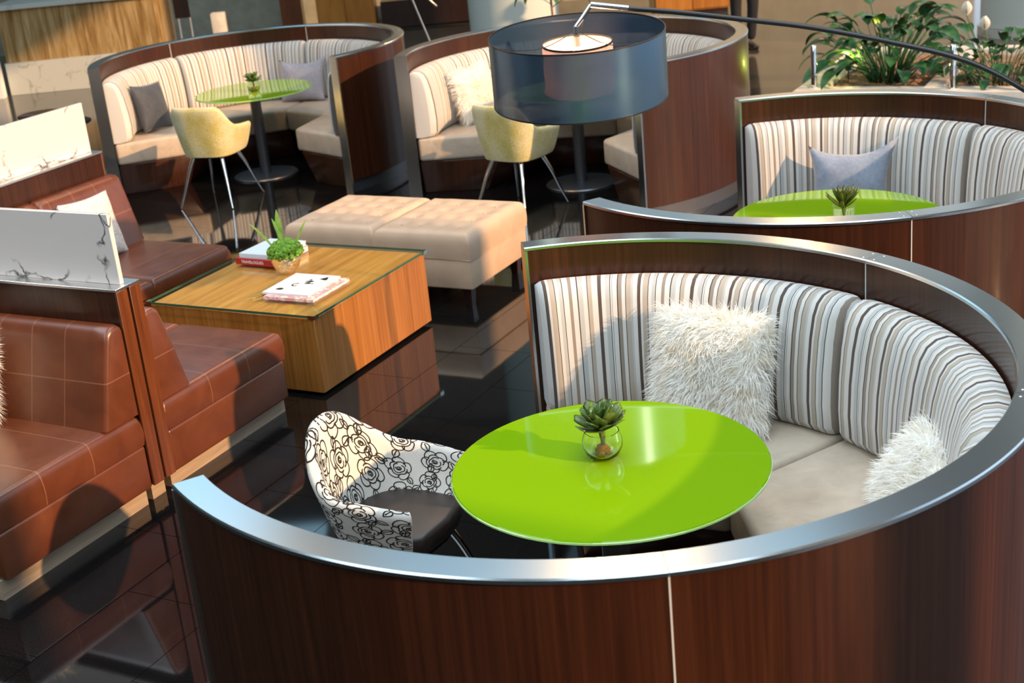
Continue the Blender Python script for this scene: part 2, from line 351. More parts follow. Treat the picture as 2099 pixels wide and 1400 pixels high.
# floor: black granite slabs laid in running bond on a grout bed, pale polished marble beyond
YB = 13.25
bed = struct(box('floor', -13, 7.6, -6.0, YB, -0.06, -0.004, M['grout']))
far = struct(box('floor_far', -13, 7.6, YB, 22.3, -0.06, 0.0, M['farfloor']))
TU, TV, J = 0.45, 0.90, 0.0016
def tile_bm():
    bm = bmesh.new(); addbox(bm, J, TU-J, J, TV-J, -0.004, 0.0); return bm
tmesh = None
def inview(x, y):
    d = Vector((x, y, -2.6423)); zc = d.dot(_f)
    if zc < 0.5: return False
    px = 1049.5 + 2821.7*d.dot(_r)/zc; py = 700 - 2821.7*d.dot(_u)/zc
    return -260 < px < 2360 and -200 < py < 1750
rest = bmesh.new(); nt = 0
for i in range(-16, 22):
    for j in range(-14, 16):
        u0 = 0.33 + i*TU; v0 = -2.353 + j*TV + (0.48 if i % 2 == 0 else 0.0)
        cs = [G(u0, v0), G(u0+TU, v0), G(u0+TU, v0+TV), G(u0, v0+TV)]
        cx = sum(c[0] for c in cs)/4; cy = sum(c[1] for c in cs)/4
        if max(c[1] for c in cs) > YB-0.002:
            if min(c[1] for c in cs) > YB-0.05: continue
            if not (-6.5 < cx < 6.5): continue
            bm = tile_bm(); bmesh.ops.transform(bm, matrix=Matrix.Translation(G(u0, v0)) @ Matrix.Rotation(GA, 4, 'Z'), verts=bm.verts[:])
            bmesh.ops.bisect_plane(bm, geom=bm.verts[:]+bm.edges[:]+bm.faces[:], plane_co=(0, YB-J, 0), plane_no=(0, 1, 0), clear_outer=True)
            ed = [e for e in bm.edges if e.is_boundary]
            if ed: bmesh.ops.edgeloop_fill(bm, edges=ed)
            if len(bm.faces): obj('tile', bm, M['granite'], bed, False); nt += 1
            else: bm.free()
            continue
        if not (-12 < cx < 7.0 and -5.3 < cy): continue
        if not inview(cx, cy):
            if cy > 0 and -8 < cx < 7:
                m = Matrix.Translation(G(u0, v0)) @ Matrix.Rotation(GA, 4, 'Z')
                vs = [rest.verts.new(m @ Vector(p)) for p in [(J, J, 0), (TU-J, J, 0), (TU-J, TV-J, 0), (J, TV-J, 0)]]; rest.faces.new(vs)
            continue
        if tmesh is None:
            o = obj('tile', tile_bm(), M['granite'], bed, False); tmesh = o.data
        else: o = link('tile', tmesh, bed)
        o.location = G(u0, v0); o.rotation_euler = (0, 0, GA); nt += 1
o = obj('tile_remainder', rest, M['granite'], bed, False); o['kind'] = 'stuff'
print('tiles', nt)

# ------------------------------------------------------------------ round booths: curved partition + curved banquette
SEG = [(0.0, 64.0), (64.0, 124.0), (124.0, 184.5), (184.5, 248.5)]
RO, RI, HW = 1.332, 1.240, 1.099
def make_partition(label):
    e = thing('booth_partition', label, 'partition')
    for a0, a1 in SEG:
        obj('wood_panel', rect_sector(RI+0.004, RO-0.006, 0.10, HW-0.014, a0+(0.10 if a0 else 0.5), a1-(0.10 if a1 < 248 else 0.5), 22), M['mahogany'], e)
        cp = obj('metal_cap', sector(lambda t: [(RI, HW-0.014, 0), (RO, HW-0.014, 0), (RO, HW-0.004, 0), (RO-0.004, HW, 0), (RI+0.004, HW, 0), (RI, HW-0.004, 0)], a0+0.04, a1-0.04, 40, 1.3), M['brushed'], e, True, 30)
    for a in (64.0, 124.0, 184.5):
        obj('joint_strip', rect_sector(RI+0.002, RO-0.0045, 0.10, HW-0.0142, a-0.0999, a+0.0999, 1), M['strip'], e)
        for da in (-1.1, 1.1):
            for r in (RI+0.02, RO-0.02):
                o = obj('screw', lathe([(0, HW+0.0012), (0.003, HW+0.001), (0.0045, HW), (0.0045, HW-0.004)], 8), M['edge'], e)
                o.location = (r*math.cos(rad(a+da)), r*math.sin(rad(a+da)), 0)
    for a, d in ((0.0, 0.5), (248.5, -0.5)):
        obj('end_post', rect_sector(RI-0.004, RO+0.002, 0.0, HW-0.0145, a, a+d, 1), M['brushed'], e, False)
    obj('plinth', rect_sector(RI+0.015, RO-0.03, 0.0, 0.10, 0.6, 247.9, 60), M['steel_dark'], e)
    return e
def back_profile(t, L):
    d = min(t, 1-t)*L; s = 1.0
    if d < 0.05: s = 0.60 + 0.40*math.sqrt(max(0, 1-(1-d/0.05)**2))
    base = [(1.234, 0.455), (1.16, 0.452), (1.085, 0.458), (1.063, 0.49), (1.056, 0.58), (1.062, 0.70), (1.078, 0.82), (1.098, 0.90), (1.122, 0.942), (1.155, 0.964), (1.195, 0.970), (1.234, 0.960)]
    return [(1.234-(1.234-r)*s, 0.455+(z-0.455)*(1-(1-s)*0.08), 0.0) for r, z in base]
def pol(r, a): return (r*math.cos(rad(a)), r*math.sin(rad(a)))
def seat_poly(a0, a1, rin, rout, n=14): return [pol(rin, a0)] + [pol(rout, a0+(a1-a0)*k/n) for k in range(n+1)] + [pol(rin, a1)]
def make_banquette(label):
    e = thing('curved_banquette', label, 'banquette')
    for i, (a0, a1) in enumerate(SEG):
        b0 = a0 + (1.2 if i == 0 else 0.35); b1 = a1 - (1.2 if i == 3 else 0.35)
        L = rad(b1-b0)*1.2
        NS = 44; ts = [0, .006, .012, .02, .03, .042] 
        obj('back_cushion', sector(lambda t: back_profile(t, L), b0, b1, 60, 1.08), M['stripe'], e, True, 60)
        obj('seat_cushion', prism(seat_poly(b0, b1, 0.545, 1.234), 0.262, 0.451, 0.028, 4), M['cream'], e, True, 60)
        obj('base', prism(seat_poly(b0+.3, b1-.3, 0.60, 1.23), 0.0, 0.261, 0.004, 1, seat_poly(b0+3, b1-3, 0.72, 1.23)), M['mahogany'], e)
    return e
BOOTH = {'A': (0.234, 3.958, -151.5), 'B': (1.54, 6.433, -152.0), 'E': (-1.995, 11.926, -51.0), 'F': (0.642, 10.47, -74.0)}
LAB_P = {'A': 'curved mahogany booth wall with metal cap around the table beside the rose-print chair',
         'B': 'curved mahogany booth wall with metal cap around the blue-grey cushion, backing the planter',
         'E': 'curved mahogany booth wall whose seat holds the charcoal and lavender pillows',
         'F': 'curved mahogany booth wall behind the big drum lamp shade'}
LAB_Q = {'A': 'curved striped banquette with cream seat holding two white fur pillows',
         'B': 'curved striped banquette with one blue-grey satin pillow on it',
         'E': 'curved striped banquette with charcoal and lavender pillows on it',
         'F': 'curved striped banquette with one cream fur pillow, beyond the drum lamp'}
p0 = make_partition(LAB_P['A']); q0 = make_banquette(LAB_Q['A'])
for k, (x, y, a) in BOOTH.items():
    if k == 'A':
        for o in (p0, q0): o.location = (x, y, 0); o.rotation_euler = (0, 0, rad(a)); 
        p0['group'] = 'booth partitions'; q0['group'] = 'booth banquettes'
    else:
        dup(p0, (x, y, 0), rad(a), LAB_P[k], 'booth partitions'); dup(q0, (x, y, 0), rad(a), LAB_Q[k], 'booth banquettes')

# ------------------------------------------------------------------ lime glass tables
def make_table(label):
    e = thing('pedestal_table', label, 'table', group='lime glass tables')
    R = 0.503
    tp = obj('table_top', lathe([(0, 0.727), (R-0.004, 0.727), (R-0.0005, 0.7285), (R-0.0005, 0.7365), (R-0.004, 0.7395), (0, 0.7395)], 96), M['lime'], e)
    obj('glass_edge', lathe([(R-0.0004, 0.7285), (R+0.0018, 0.7300), (R+0.0018, 0.7355), (R-0.0004, 0.7368)], 96, True), M['lime_edge'], tp)
    obj('column', lathe([(0, 0.018), (0.046, 0.018), (0.046, 0.715), (0.11, 0.722), (0.11, 0.727), (0, 0.727)], 32), M['steel_dark'], e)
    obj('foot_plate', lathe([(0, 0.0), (0.275, 0.0), (0.28, 0.004), (0.272, 0.013), (0.06, 0.020), (0, 0.020)], 64), M['steel_dark'], e)
    return e
LAB_T = {'A': 'round lime glass table beside the rose-print chair', 'B': 'round lime glass table in front of the blue-grey pillow',
         'E': 'round lime glass table between the charcoal and lavender pillows', 'F': 'round lime glass table mostly hidden behind the drum lamp shade'}
t0 = None
TPOS = {'A': (0.270, 3.930), 'B': (1.625, 6.425), 'E': (-2.0, 11.90), 'F': (0.665, 10.50)}
for k, (x, y) in TPOS.items():
    if t0 is None: t0 = make_table(LAB_T[k]); t0.location = (x, y, 0)
    else: dup(t0, (x, y, 0), 0, LAB_T[k])

# ------------------------------------------------------------------ tub chairs
def sgn(v, e): return math.copysign(abs(v)**e, v)
def chair_plan(ph, k=1.0, sq=1.0):
    a = rad(ph); x = -0.255*sgn(math.cos(a), sq); y = 0.268*sgn(math.sin(a), sq)
    if abs(ph) > 90:
        x = 0.497*(-math.cos(a)); y = 0.268*(1 if ph > 0 else -1)*(1-0.10*((abs(ph)-90)/27)**2)
    return x*k + 0.02*(1-k), y*k
def chair_top(ph, flat=0.0):
    q = min(1, max(0, abs(ph)-flat)/(82-flat*0.6)); base = 0.625 + 0.185*(0.5+0.5*math.cos(math.pi*q))
    return base - 0.02*max(0, (abs(ph)-90)/27)
def rose_shape(R, rnd):
    """polylines of one outline-drawn rose, in a unit plane scaled by R"""
    L = []; ph0 = rnd.random()*6.28
    def loop(r0, lobes, amp, a0, a1, n, tw=0.0):
        return [((r0*(1+amp*abs(math.sin(lobes*0.5*(a-a0)+tw)))*math.cos(a), r0*(1+amp*abs(math.sin(lobes*0.5*(a-a0)+tw)))*math.sin(a)*0.92)) for a in [a0+(a1-a0)*k/n for k in range(n+1)]]
    L.append([(R*(0.05+0.17*t)*math.cos(ph0+t*11), R*(0.05+0.17*t)*math.sin(ph0+t*11)*0.8) for t in [k/34 for k in range(35)]])
    L.append(loop(R*0.33, 3, 0.28, ph0, ph0+5.6, 30)); L.append(loop(R*0.50, 4, 0.25, ph0+1.0, ph0+6.9, 34, .5))
    for k in range(5):
        a0 = ph0+k*1.2566+rnd.uniform(-.12, .12); a1 = a0+1.45; ro = R*rnd.uniform(0.88, 1.02); pts = []
        for q in range(15):
            t = q/14; a = a0+(a1-a0)*t; rr = R*0.52+(ro-R*0.52)*math.sin(math.pi*t)**0.45*(1+0.06*math.sin(9*t+k)); pts.append((rr*math.cos(a), rr*math.sin(a)))
        L.append(pts)
    for k in range(2):
        a = ph0+1.9+k*rnd.uniform(2.4, 3.4); c, s_ = math.cos(a), math.sin(a); ln = R*rnd.uniform(0.65, 0.85); b = R*0.92
        for sg in (-1, 1): L.append([((b+ln*t)*c - sg*0.30*ln*math.sin(math.pi*t**0.8)*s_, (b+ln*t)*s_ + sg*0.30*ln*math.sin(math.pi*t**0.8)*c) for t in [q/10 for q in range(11)]])
        L.append([((b+ln*t)*c - 0.05*ln*math.sin(3*t)*s_, (b+ln*t)*s_ + 0.05*ln*math.sin(3*t)*c) for t in [q/6*0.75 for q in range(7)]])
    return L
def rose_lines(shell, PTS, ARC):
    """outline roses printed all over the shell: flat ribbons lying on the cloth"""
    m = len(PTS[0]); N = len(PTS); LEN = []
    for col in PTS:
        l = [0.0]
        for a, b in zip(col, col[1:]): l.append(l[-1]+(b-a).length)
        LEN.append(l)
    cc = Vector((0.02, 0, 0.55))
    def at(a, b):
        if not (0 <= a <= ARC[-1]): return None
        i = max(0, min(N-2, next((k for k in range(N-1) if ARC[k+1] >= a), N-2))); f = (a-ARC[i])/max(1e-9, ARC[i+1]-ARC[i])
        def on(col, l, b):
            bb = b*l[-1]/0.80
            if bb < 0 or bb > l[-1]: return None
            j = max(0, min(m-2, next((k for k in range(m-1) if l[k+1] >= bb), m-2))); g = (bb-l[j])/max(1e-9, l[j+1]-l[j]); return col[j]*(1-g)+col[j+1]*g
        p, q = on(PTS[i], LEN[i], b), on(PTS[i+1], LEN[i+1], b)
        return None if p is None or q is None else p*(1-f)+q*f
    def pn(a, b):
        p = at(a, b); e_ = 0.004
        if p is None: return None
        x1, x0, y1, y0 = at(min(a+e_, ARC[-1]), b), at(max(a-e_, 0), b), at(a, min(b+e_, 0.799)), at(a, max(b-e_, 0.001))
        if None in (x1, x0, y1, y0): return None
        n_ = (x1-x0).cross(y1-y0)
        if n_.length < 1e-12: return None
        return p, n_.normalized()
    rnd = random.Random(5); vs, fs = [], []; cents = []
    sp = 0.160; ni = int(ARC[-1]/sp)+1
    for i in range(ni):
        for j in range(6):
            cents.append((i*sp+rnd.uniform(-.015, .015)+0.02, j*sp*0.92+(sp*.46 if i % 2 else 0)+rnd.uniform(-.015, .015), rnd.uniform(0.066, 0.080)))
    sign = 1.0
    tst = pn(ARC[-1]/2, 0.2)
    if tst and tst[1].dot(tst[0]-cc) < 0: sign = -1.0
    for ca, cb, R in cents:
        for pl_ in rose_shape(R, rnd):
            prev = None; wd = 0.0027
            for q in range(len(pl_)):
                a, b = ca+pl_[q][0], cb+pl_[q][1]; r = pn(a, b)
                if r is None: prev = None; continue
                q2 = pl_[min(q+1, len(pl_)-1)]; q0 = pl_[max(q-1, 0)]; t_ = Vector((q2[0]-q0[0], q2[1]-q0[1]));
                if t_.length < 1e-9: continue
                t_.normalize(); w0, w1 = at(a-t_.y*wd, b+t_.x*wd), at(a+t_.y*wd, b-t_.x*wd)
                if w0 is None or w1 is None: prev = None; continue
                o_ = r[1]*sign*0.0009; k = len(vs); vs += [w0+o_, w1+o_]
                if prev is not None: fs.append((prev, prev+1, k+1, k))
                prev = k
    me = bpy.data.meshes.new('rose_print'); me.from_pydata([tuple(v) for v in vs], [], fs); me.materials.append(M['ink'])
    o = link('rose_print', me, shell); o['kind'] = 'stuff'; return o
def make_chair(name, label, shellmat, seatmat, sq=0.9, flat=0.0, kb=0.70):
    e = thing(name, label, 'chair')
    bm = bmesh.new(); lay = bm.loops.layers.uv.new('UVMap'); N = 56; rows = []; arc = 0; pv = None
    for i in range(N+1):
        ph = -117 + 234*i/N; h = chair_top(ph, flat); col = []
        c = Vector(chair_plan(ph, 1.0, sq)); 
        if pv is not None: arc += (c-pv).length
        pv = c
        nrm = Vector((c.x-0.02, c.y)).normalized()
        def put(p2, z, vv): col.append((bm.verts.new((p2[0], p2[1], z)), arc, vv))
        zb = 0.405
        for s in (0, .12, .3, .5, .7, .86, .95):
            k = kb + (1-kb)*s**0.75; z = zb + (h-0.012-zb)*s; put(chair_plan(ph, k, sq), z, z)
        o_ = Vector(chair_plan(ph, 0.992, sq))
        for off, dz in ((0.004, -0.004), (0.014, 0.003), (0.028, 0.003), (0.040, -0.006)):
            put(o_ - nrm*off, h+dz, h+off)
        for s in (.92, .75, .5, .25, 0):
            k = kb + (1-kb)*s**0.75; z = 0.43 + (h-0.02-0.43)*s; put(Vector(chair_plan(ph, k, sq)) - nrm*0.047, z, h+0.04+(h-z))
        rows.append(col)
    def face(q):
        f = bm.faces.new([x[0] for x in q])
        for l, x in zip(f.loops, q): l[lay].uv = (x[1], x[2])
    m = len(rows[0])
    for A, B in zip(rows, rows[1:]):
        for j in range(m-1): face([A[j], A[j+1], B[j+1], B[j]])
        face([A[m-1], A[0], B[0], B[m-1]])
    face(rows[0][::-1]); face(rows[-1])
    bmesh.ops.recalc_face_normals(bm, faces=bm.faces[:])
    PTS = [[Vector(x[0].co) for x in col] for col in rows]; ARC = [col[0][1] for col in rows]
    sh_ = obj('shell', bm, shellmat, e, True, 60)
    if shellmat.name == 'rose_cloth': rose_lines(sh_, PTS, ARC)
    pts = [chair_plan(ph, 0.80, sq) for ph in range(-115, 116, 10)]
    pts = [(x*0.86+0.012, y*0.86) for x, y in pts]; fx = pts[0][0]
    pts += [(fx+0.045, pts[-1][1]*0.80), (fx+0.062, 0), (fx+0.045, pts[0][1]*0.80)]
    obj('seat', prism(pts, 0.40, 0.475, 0.018, 3), seatmat, e, True, 60)
    obj('seat_pan', prism([(x*0.93, y*0.93) for x, y in pts], 0.385, 0.3995, 0.0), M['black'], e)
    for sx_ in (-1, 1):
        for sy in (-1, 1):
            pth = smoothpath([(0.125*sx_, 0.130*sy, 0.388), (0.170*sx_, 0.165*sy, 0.28), (0.215*sx_, 0.20*sy, 0.14), (0.262*sx_, 0.236*sy, 0.006)], 5)
            n_ = len(pth); lg = obj('leg', tube(pth, [0.017-0.0095*i/(n_-1) for i in range(n_)], 10), M['chrome'], e)
            lg2 = obj('foot_cap', lathe([(0, 0), (0.009, 0), (0.010, 0.005), (0.008, 0.009), (0, 0.010)], 10), M['black'], lg); lg2.location = (0.262*sx_, 0.236*sy, 0)
    return e
ch = make_chair('tub_chair', 'tub chair with black rose outline print and chocolate seat', M['rose'], M['chocolate'], 0.92, 0.0, 0.70)
ch.location = (-0.473, 4.277, 0); ch.rotation_euler = (0, 0, rad(-26))
cy_ = make_chair('tub_chair', 'yellow chenille tub chair at the table with the charcoal pillow booth', M['chenille'], M['chenille'], 0.60, 34.0, 0.78)
cy_.location = (-2.25, 11.09, 0); cy_.rotation_euler = (0, 0, rad(70)); cy_['group'] = 'yellow chenille chairs'
dup(cy_, (0.17, 9.90, 0), rad(50), 'yellow chenille tub chair partly behind the drum lamp shade', 'yellow chenille chairs')

# ------------------------------------------------------------------ pillows
def pillow_grid(wd, ht, th, n=22, pinch=0.075, seed=0, ear=0.0):
    """returns bmesh of a pillow lying in xz plane, thickness along y, bottom edge at z=0"""
    bm = bmesh.new(); F, B = [], []
    for i in range(n+1):
        f, b = [], []
        for j in range(n+1):
            x = -1+2*i/n; z = -1+2*j/n
            prof = (max(0, 1-abs(x)**2.6)*max(0, 1-abs(z)**2.6))**0.55
            X = wd/2*x*(1-pinch*(1-z*z)); Z = ht/2*z*(1-pinch*(1-x*x))
            q_ = ear*(max(0, x)*max(0, z))**3; X += 0.5*q_; Z += q_; q_ = 0.45*ear*(max(0, -x)*max(0, z))**4; X -= 0.6*q_; Z += q_
            k = 0.006*noise.noise(Vector((x*2.1+seed, z*2.1, seed*1.7)))*(1 if prof > 0 else 0)
            f.append(bm.verts.new((X, -th/2*prof-k, Z+ht/2)))
            b.append(f[-1] if i in (0, n) or j in (0, n) else bm.verts.new((X, th/2*prof, Z+ht/2)))
        F.append(f); B.append(b)
    for i in range(n):
        for j in range(n):
            bm.faces.new([F[i][j], F[i+1][j], F[i+1][j+1], F[i][j+1]])
            q = [B[i][j], B[i][j+1], B[i+1][j+1], B[i+1][j]]
            if len(set(q)) == 4: 
                try: bm.faces.new(q)
                except ValueError: pass
    bmesh.ops.recalc_face_normals(bm, faces=bm.faces[:]); return bm
def place_pillow(e, loc, face_deg, lean, tilt=0.0):
    """front (-y local) faces compass angle face_deg; leans back by lean; tilt about its own front axis"""
    e.location = loc
    e.rotation_mode = 'QUATERNION'
    e.rotation_quaternion = (Matrix.Rotation(rad(face_deg+90), 3, 'Z') @ Matrix.Rotation(-rad(lean), 3, 'X') @ Matrix.Rotation(rad(tilt), 3, 'Y')).to_quaternion()
def pillow(label, mat, wd, ht, th, loc, face, lean, tilt=0.0, seed=0, name='throw_pillow', ear=0.0):
    o = obj(name, pillow_grid(wd, ht, th, 24, 0.085, seed, ear), mat, None, True, 180); tag(o, label, 'pillow'); place_pillow(o, loc, face, lean, tilt); return o
def fur_pillow(label, wd, ht, th, loc, face, lean, tilt=0.0, count=5200, seed=1, ln=0.060):
    e = thing('fur_pillow', label, 'pillow'); place_pillow(e, loc, face, lean, tilt)
    bm = pillow_grid(wd, ht, th, 20, 0.03, seed); bm.normal_update(); fs = [f for f in bm.faces]; 
    ar = [f.calc_area() for f in fs]; rnd = random.Random(seed); pick = rnd.choices(fs, weights=ar, k=count)
    edge = []
    vs, fcs = [], []
    for f in pick:
        a, b, c, d = [v.co for v in (f.verts[:] if len(f.verts) == 4 else f.verts[:]+[f.verts[0]])][:4]
        s, t_ = rnd.random(), rnd.random(); p = (a*(1-s)+b*s)*(1-t_) + (d*(1-s)+c*s)*t_
        n_ = f.normal.copy(); n_ = -n_ if n_.y*p.y < 0 else n_; L = ln*(0.6+0.7*rnd.random())
        flow = Vector((noise.noise(p*9+Vector((seed, 0, 0))), 0, -0.55+0.6*noise.noise(p*7+Vector((0, seed, 3)))))
        out = Vector((p.x/(wd/2), 0, (p.z-ht/2)/(ht/2))); out = out*max(0, out.length-0.75)*2.2
        d1 = (n_*0.75 + flow*0.5 + out + Vector((rnd.gauss(0, .28), rnd.gauss(0, .28), rnd.gauss(0, .28)))).normalized()
        d2 = (d1 + flow*0.9 + Vector((rnd.gauss(0, .3), rnd.gauss(0, .2), rnd.gauss(0, .3)-0.12))).normalized()
        sd_ = d1.cross(n_+Vector((0.01, 0.02, 0.03))).normalized()*(0.0016+0.0012*rnd.random())
        m_ = p + d1*L*0.5; q = m_ + d2*L*0.5; k = len(vs)
        vs += [p-sd_, p+sd_, m_+sd_*0.8, m_-sd_*0.8, q]; fcs += [(k, k+1, k+2, k+3), (k+3, k+2, k+4)]
    obj('cushion_body', bm, M['furbase'], e, True, 180)
    me = bpy.data.meshes.new('fur'); me.from_pydata(vs, [], fcs); me.materials.append(M['fur']); o = link('fur', me, e); o['kind'] = 'stuff'
    return e
def bp(k, r, a, z): x, y, _ = BOOTH[k]; return (x+r*math.cos(rad(a)), y+r*math.sin(rad(a)), z)
fur_pillow('large shaggy ivory fur pillow against striped backrest behind the lime table', 0.43, 0.43, 0.13, bp('A', 0.905, 59, 0.468), 59+180, 14, 1.5, 8500, 3)
fur_pillow('shaggy white fur pillow slumped behind the booth cap rail', 0.40, 0.31, 0.12, bp('A', 0.905, -4, 0.468), 172, 32, 4, 6000, 5, 0.055)
fur_pillow('cream fur pillow on the banquette beyond the yellow chair', 0.42, 0.42, 0.13, bp('F', 0.92, 140, 0.468), 320, 12, -4, 5000, 8)
pillow('blue-grey satin pillow with raised corner on striped banquette', M['bluegrey'], 0.42, 0.38, 0.15, bp('B', 0.90, 66, 0.454), 248, 14, 0, 2, ear=0.085)
pillow('charcoal velvet pillow at the end of the striped banquette', M['charcoal'], 0.40, 0.42, 0.14, bp('E', 0.90, 173, 0.454), 335, 14, 4, 4)
pillow('lavender grey satin pillow on the striped banquette', M['lavender'], 0.44, 0.36, 0.14, bp('E', 0.90, 71, 0.454), 252, 14, 0, 6, ear=0.06)

# ------------------------------------------------------------------ brown leather banquettes and marble-topped dividers (grid frame)
def gthing(name, label, cat, u, v, group=None): return thing(name, label, cat, G(u, v), GA, group)
def gb(name, e, o, u0, u1, v0, v1, z0, z1, mat, bev=0.0, seg=2): return box(name, u0-o[0], u1-o[0], v0-o[1], v1-o[1], z0, z1, mat, e, bev, seg)
# stitched brown leather: seam lines from uv in metres
def stitched(name, seams_u, seams_v, seams_z=()):
    t = leather(name, (0.090, 0.023, 0.008), (0.132, 0.036, 0.0125), 0.34, 0.10, 5, 0.35)
    sp = t.n('ShaderNodeSeparateXYZ', Vector=t.ob()); m = None
    for ax, lst in ((0, seams_u), (1, seams_v), (2, seams_z)):
        for s in lst:
            k = t.math('LESS_THAN', t.math('ABSOLUTE', t.math('SUBTRACT', sp.outputs[ax], s)), 0.0028); m = k if m is None else t.math('MAXIMUM', m, k)
    bc = t.b.inputs['Base Color'].links[0].from_socket
    t.p(Base_Color=t.mix(t.math('MULTIPLY', m, 0.65), bc, (0.22, 0.10, 0.055))); return t.m
def back_bm(length, foot, top_t, z0, z1, rows=1):
    """wedge back: runs along +x for length, rear face at y=0, front toward -y"""
    prof = [(0, z0), (-foot, z0), (-foot+0.006, z0+0.02), (-top_t-0.012, z1-0.06), (-top_t+0.004, z1-0.018), (-top_t+0.03, z1), (-0.02, z1+0.004), (0, z1-0.01)]
    bm = bmesh.new(); rows_ = []
    xs = [0, 0.006, 0.02] + [0.02+(length-0.04)*k/14 for k in range(1, 14)] + [length-0.02, length-0.006, length]
    for x in xs:
        d = min(x, length-x); s = 1.0 if d >= 0.02 else (0.90 if d < 0.003 else (0.97 if d < 0.01 else 1.0))
        rows_.append([bm.verts.new((x, y*s, z0+(z-z0)*(0.5+0.5*s))) for y, z in prof])
    for A, B in zip(rows_, rows_[1:]):
        for j in range(len(prof)): bm.faces.new([A[j], A[(j+1) % len(prof)], B[(j+1) % len(prof)], B[j]])
    bm.faces.new(rows_[0][::-1]); bm.faces.new(rows_[-1]); bmesh.ops.recalc_face_normals(bm, faces=bm.faces[:]); return bm
def bench(label, origin, ang, length, depth, mods, plinth_in=0.05):
    """local frame: x along the bench from 0 to length, rear at y=0, front at y=-depth"""
    e = thing('leather_banquette', label, 'banquette', origin, ang)
    box('plinth', 0.05, length-0.04, -depth+0.0, -0.01, 0.0, 0.085, M['palewood'], e)
    box('base', 0, length, -depth+0.01, 0, 0.0855, 0.288, M['brown'], e, 0.014, 3)
    x = 0.0
    for i, m in enumerate(mods):
        sm = stitched('stitched_seat', [], [-depth*0.36, -depth*0.68]); 
        obj('seat_cushion', softbox(x+0.003, x+m-0.003, -depth, -0.002, 0.289, 0.432, 0.035, 14, 0.010, (), 0.06, 0, 0.006), sm, e, True, 60)
        o = obj('back_cushion', back_bm(m-0.006, 0.20, 0.085, 0.434, 0.85), stitched('stitched_back', [m-0.24, m-0.43, m-0.62] if m > .3 else [], [], [0.63]), e, True, 50)
        o.location = (x+0.003, -0.002, 0)
        hb = bmesh.new()
        x += m
    return e
# divider with a marble screen: local frame x along, y across (0..0.145), end face at x=length
def divider(label, origin, ang, length):
    e = thing('wood_divider', label, 'divider', origin, ang); L = length
    box('plinth', 0, L-0.05, 0.03, 0.115, 0, 0.09, M['palewood'], e)
    box('core', 0, L-0.008, 0.004, 0.141, 0.0905, 0.985, M['mahogany'], e, 0.002, 1)
    for y0, y1 in ((0.0, 0.066), (0.079, 0.145)): box('end_board', L-0.0075, L+0.006, y0, y1, 0.0905, 0.985, M['redwood'], e, 0.002, 1)
    box('top_plate', 0, L+0.006, -0.002, 0.147, 0.9855, 0.998, M['edge'], e, 0.0015, 1)
    box('marble_screen', 0, L-0.022, 0.060, 0.084, 0.9985, 1.305, M['marble'], e, 0.002, 1)
    return e
U1 = -0.062
divider('wood divider with grey-veined white marble screen, between back-to-back leather benches', G(U1-2.15, -1.232), GA, 2.15)
divider('wood divider with sunlit plain marble screen behind the leather bench facing the coffee table', G(-2.222, -0.95), GA+math.pi/2, 1.985)
b1 = bench('brown leather bench with white fur pillow, backed by the veined marble screen', G(U1-2.12, -1.236), GA, 2.12, 0.855, [1.06, 1.06])
b2 = bench('brown leather bench beside the coffee table, back turned to the veined marble screen', G(U1, -1.083), GA+math.pi, 1.26, 0.885, [0.63, 0.63])
b3 = bench('brown leather bench with patterned pillow, facing the coffee table', G(-2.218, -0.95), GA+math.pi/2, 2.01, 0.855, [0.62, 0.695, 0.695])
fur_pillow('shaggy cream fur pillow on the leather bench below the veined marble', 0.42, 0.40, 0.13, G(-0.80, -1.57, 0.452), math.degrees(GA)-90+8, 12, 0, 5200, 11)
t = NT('patterned_linen'); o_ = t.ob(); vq = t.n('ShaderNodeTexVoronoi', _feature='DISTANCE_TO_EDGE', Vector=o_, Scale=22.0)
t.p(Base_Color=t.ramp(vq.outputs[0], [(0.0, (0.36,0.33,0.32)), (0.06, (0.62,0.58,0.54))]), Roughness=0.85); M['patterned'] = t.m
pillow('pale patterned linen pillow on the leather bench behind the marble screen', M['patterned'], 0.42, 0.40, 0.13, G(-1.93, 0.60, 0.436), math.degrees(GA), 16, 2, 9)
pillow('chocolate leather pillow tucked behind the pale patterned pillow', M['chocolate'], 0.38, 0.38, 0.11, G(-1.95, 0.17, 0.436), math.degrees(GA), 16, 0, 10)

